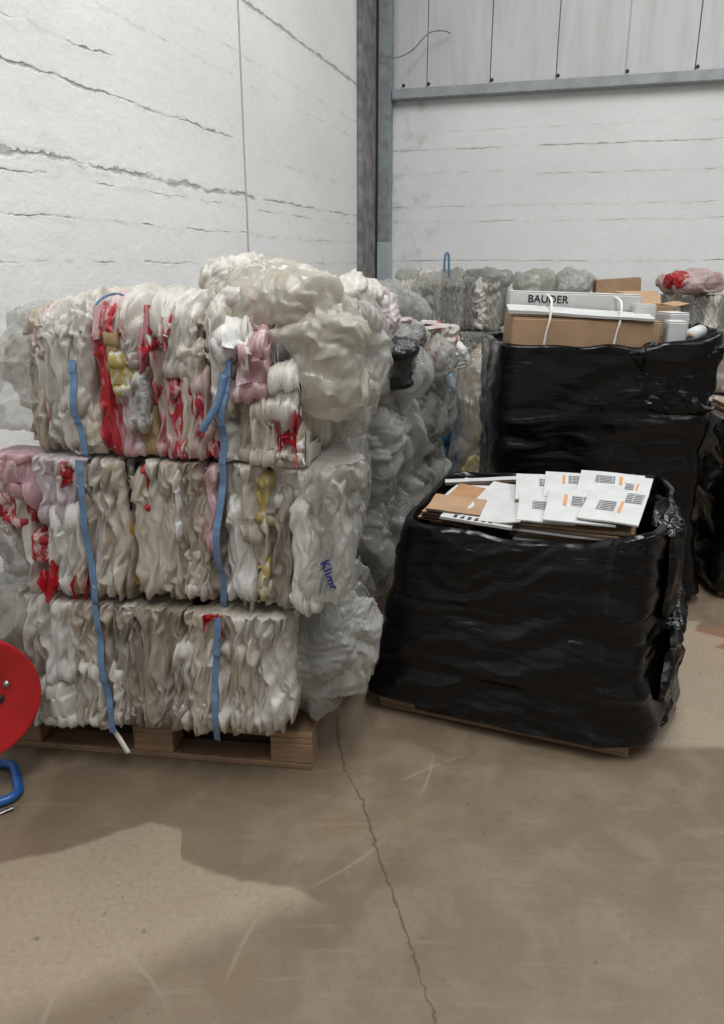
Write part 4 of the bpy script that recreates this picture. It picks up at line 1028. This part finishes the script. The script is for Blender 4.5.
rt = thing('paper_roll', 'white paper roll lying by the right rim of the tall black load', 'roll', Lf.world(.97, .13, 1.30), Lf.a)
MB().tube([(-.04, -.06, .035), (.05, .07, .045)], .032, 22).build('roll', M['whitecard'], rt, True)
MB().tube([(-.0415, -.062, .035), (-.039, -.059, .0353)], .012, 14).build('core', M['cardboard'], rt, True)
box_thing('open_box', 'open brown box with spread flaps at the right of the tall black load', Lf, .75, .98, .45, .74, 1.20, 1.45, 'cardboard', -4, 0, None, 'box', flaps=True)
box_thing('folded_carton', 'brown carton lying on the tall load behind the white lettered carton', Lf, .38, .71, .46, .74, 1.25, 1.47, 'cardboard', 3, 0)

# ------------------------------------------------------------------ low load at the right edge
Rf = Stack(Lf.world(1.17, .06, 0)[:2], -3)
pallet('wooden_pallet', 'wooden pallet under the black load at the right edge', Rf.world(.09, .06, 0), Rf.a, W=.86, D=.68, H=.11)
wrapped_load(Rf, lin([(0, .03), (1, .03)]), lin([(0, 1.03), (1, 1.0)]), lin([(0, .0), (1, .02)]), lin([(0, .8), (1, .8)]), .8, lambda x, y: .90 + 0 * x, 'wrapped_cardboard_load',
             'black wrapped load at the right edge, mostly hidden by the tall load', 'wrapped load', None, seed=29, topz=.86, amp=.8, bulge=lambda X, Y, z: -.03 * (X < .3) * np.clip(z, 0, 1))
for i in range(3):
    card('flattened_carton', 'flattened brown carton on the black load at the right edge', Rf, .5, .38, .87 + i * .028, .74 - .02 * i, .5, .018, 'cardboard', 2 * i - 2, 0, 0, 'flattened cartons on the load at the right edge')
o = bag((0, 0, .095), (.22, .2, .09), M['bright'], None, 'film_sack', 1201, k=1.2); o.location = Rf.world(.38, .28, .985)
tag(o, 'crumpled white film sack on the load at the right edge', 'sack')

# ------------------------------------------------------------------ loose sacks in the gap
def sack(c, r, mat, label, seed, k=1.3, rot=0, n=170, name='film_sack', z=None):
    o = bag((0, 0, r[2]), r, M[mat], None, name, seed, k=k, n=n); o.location = (c[0], c[1], .035); o.rotation_euler = (0, 0, R(rot)); return tag(o, label, 'sack')
sack((.785, 4.95, 1.20), (.20, .20, .53), 'cleargrey', 'tall clear film sack standing between the bales and the tall black load', 1301, 1.2)
sack((.575, 5.2, 1.06), (.10, .16, .46), 'blue', 'blue film sack half hidden behind the clear sack in the gap', 1302, 1.2)
sack((.86, 5.62, 1.20), (.18, .18, .50), 'tan', 'brown film sack in the shade behind the clear sack', 1303, 1.2)
sack((.69, 4.60, .50), (.08, .09, .25), 'yellow', 'yellowish sack low in the gap at the foot of the clear sack', 1304, 1.)
sack((1.25, 5.95, 1.36), (.24, .26, .68), 'clear', 'large clear film sack further back, behind the tall black load', 1305, 1.3)

# things lying on the back row
for i_, (k_, x_, y_, s_, mt_) in enumerate([(1, .47, .10, .19, 'clear'), (1, .13, .16, .18, 'cleargreen')]):
    o = bag((0, 0, .10), (s_, .2, .105), M[mt_], None, 'film_sack', 1412 + i_ * 5, k=.85, lump=.5, n=150); o.location = BR[k_].world(x_, y_, 1.40)
    tag(o, ['large clear film sack on the back wall bales, left of the plain brown carton', 'greenish clear film sack on the back wall bales, above the white lettered carton', 'clear film sack on the back wall bales, above the left end of the tall load'][i_], 'sack')
St = BR[1]
box_thing('brown_carton', 'plain brown carton lying on the clear bales along the back wall', St, .66, 1.04, .02, .34, 1.40, 1.53, 'cardboard', 6, -4)
o = bag((0, 0, .07), (.27, .2, .10), M['palepink'], None, 'film_sack', 1401, k=1.1); o.location = BR[2].world(.22, .05, 1.43); tag(o, 'pale pink film sack with red on the bales by the back wall', 'sack')
r_ = bag((-.13, -.10, .10), (.12, .08, .07), M['red'], o, 'red_film', 1402, k=.9)
o = bag((0, 0, .09), (.22, .2, .11), M['dark'], None, 'film_sack', 1403, k=1.1); o.location = BR[2].world(.86, .0, 1.38); tag(o, 'black film sack on the bales by the back wall, at the right edge', 'sack')

# ================================================================== reel on its stand
rl = thing('strap_reel', 'red round strap reel on a blue tube stand at the left edge', 'reel', (-1.245, 2.11, 0), R(30))
zc = .365; rr_ = .222
Mx = lambda y: (((1, 0, 0), (0, 0, -1), (0, 1, 0)), (0, y, zc))
for y in (-.04, .04):
    rr_ = .222 if y < 0 else .195
    prof = [(.018, .004), (.05, .004), (.055, .0015), (.12, .0015), (.125, .004), (rr_ - .012, .003), (rr_ - .004, .006), (rr_, .002), (rr_, -.002), (rr_ - .006, -.004), (.018, -.003)]
    MB().lathe(prof, 72, Mx(y)).build('disc', M['reel_red'], rl, True)
MB().lathe([(.018, .035), (.09, .035), (.09, -.035), (.018, -.035)], 40, Mx(0)).build('hub', M['reel_red'], rl, True)
MB().lathe([(.092, .033), (.16, .032), (.16, -.032), (.092, -.033)], 48, Mx(0)).build('wound_strap', M['strap'], rl, True)['label'] = 'blue strap wound on the reel'
MB().tube([(0, -.13, zc), (0, .13, zc)], .015, 16).build('shaft', M['steel'], rl, True)
MB().lathe([(0, .012), (.008, .011), (.011, 0)], 12, (((1, 0, 0), (0, 0, -1), (0, 1, 0)), (.125, -.043, zc + .035))).build('bolt', M['steel'], rl, True)
MB().lathe([(0, .006), (.012, .005), (.016, 0)], 12, (((1, 0, 0), (0, 0, -1), (0, 1, 0)), (.098, -.044, zc - .012))).build('bolt', M['rubber'], rl, True)
def rrect(x0, x1, y0, y1, r, z):
    P = []
    for (cx_, cy_, a0) in ((x1 - r, y1 - r, 0), (x0 + r, y1 - r, 90), (x0 + r, y0 + r, 180), (x1 - r, y0 + r, 270)):
        for k in range(7): a = R(a0 + 15 * k); P.append((cx_ + r * math.cos(a), cy_ + r * math.sin(a), z))
    return P
MB().tube(rrect(-.46, .112, -.09, .125, .05, .0165), .0155, 14, True).build('stand_foot', M['tube_blue'], rl, True)
for y in (-.09, .125):
    MB().tube(catmull([(-.33, y, .03), (-.2, y, .2), (-.02, y, zc - .01)], 12), .013, 12).build('stand_leg', M['tube_blue'], rl, True)
o = MB().tube(catmull([(-1.20, 1.97, .004), (-1.16, 2.0, .006), (-1.13, 2.025, .008), (-1.105, 2.04, .012)], 14), 0, 8, flat=(.006, .0015)).build('strap_offcut', M['steel'], None, True)
tag(o, 'short grey strap offcut lying on the floor by the blue stand', 'strap')

# ================================================================== camera and light
cam = bpy.data.cameras.new('camera'); co_ = bpy.data.objects.new('camera', cam); C.objects.link(co_)
cam.sensor_fit = 'VERTICAL'; cam.sensor_height = 36; cam.lens = 770 / 1024 * 36; cam.clip_end = 100
co_.location = (0, 0, 1.65); co_.rotation_euler = (R(90 - 17.8), 0, 0)
bpy.context.scene.camera = co_
w = bpy.data.worlds.new('daylight'); bpy.context.scene.world = w; w.use_nodes = True
w.node_tree.nodes['Background'].inputs[0].default_value = (.93, .97, 1, 1); w.node_tree.nodes['Background'].inputs[1].default_value = .35
def area(name, loc, rot, sx, sy, e, col=(1, 1, 1)):
    l = bpy.data.lights.new(name, 'AREA'); l.shape = 'RECTANGLE'; l.size = sx; l.size_y = sy; l.energy = e; l.color = col
    o = bpy.data.objects.new(name, l); C.objects.link(o); o.location = loc; o.rotation_euler = rot
area('roof_light', (.6, 1.0, 6.95), (0, 0, R(-16)), 1.2, 8, 420, (1, 1, 1))
area('roof_light', (5.2, 2.0, 6.95), (0, 0, R(-16)), 1.2, 8, 300, (.95, .98, 1))
sc = bpy.context.scene
sc.view_settings.view_transform = 'Standard'; sc.view_settings.look = 'None'; sc.view_settings.gamma = 1; sc.view_settings.use_curve_mapping = False
sc.view_settings.exposure = 0.18
sc.cycles.max_bounces = 8; sc.cycles.transparent_max_bounces = 12; sc.cycles.use_denoising = True
sc.cycles.sample_clamp_indirect = 6
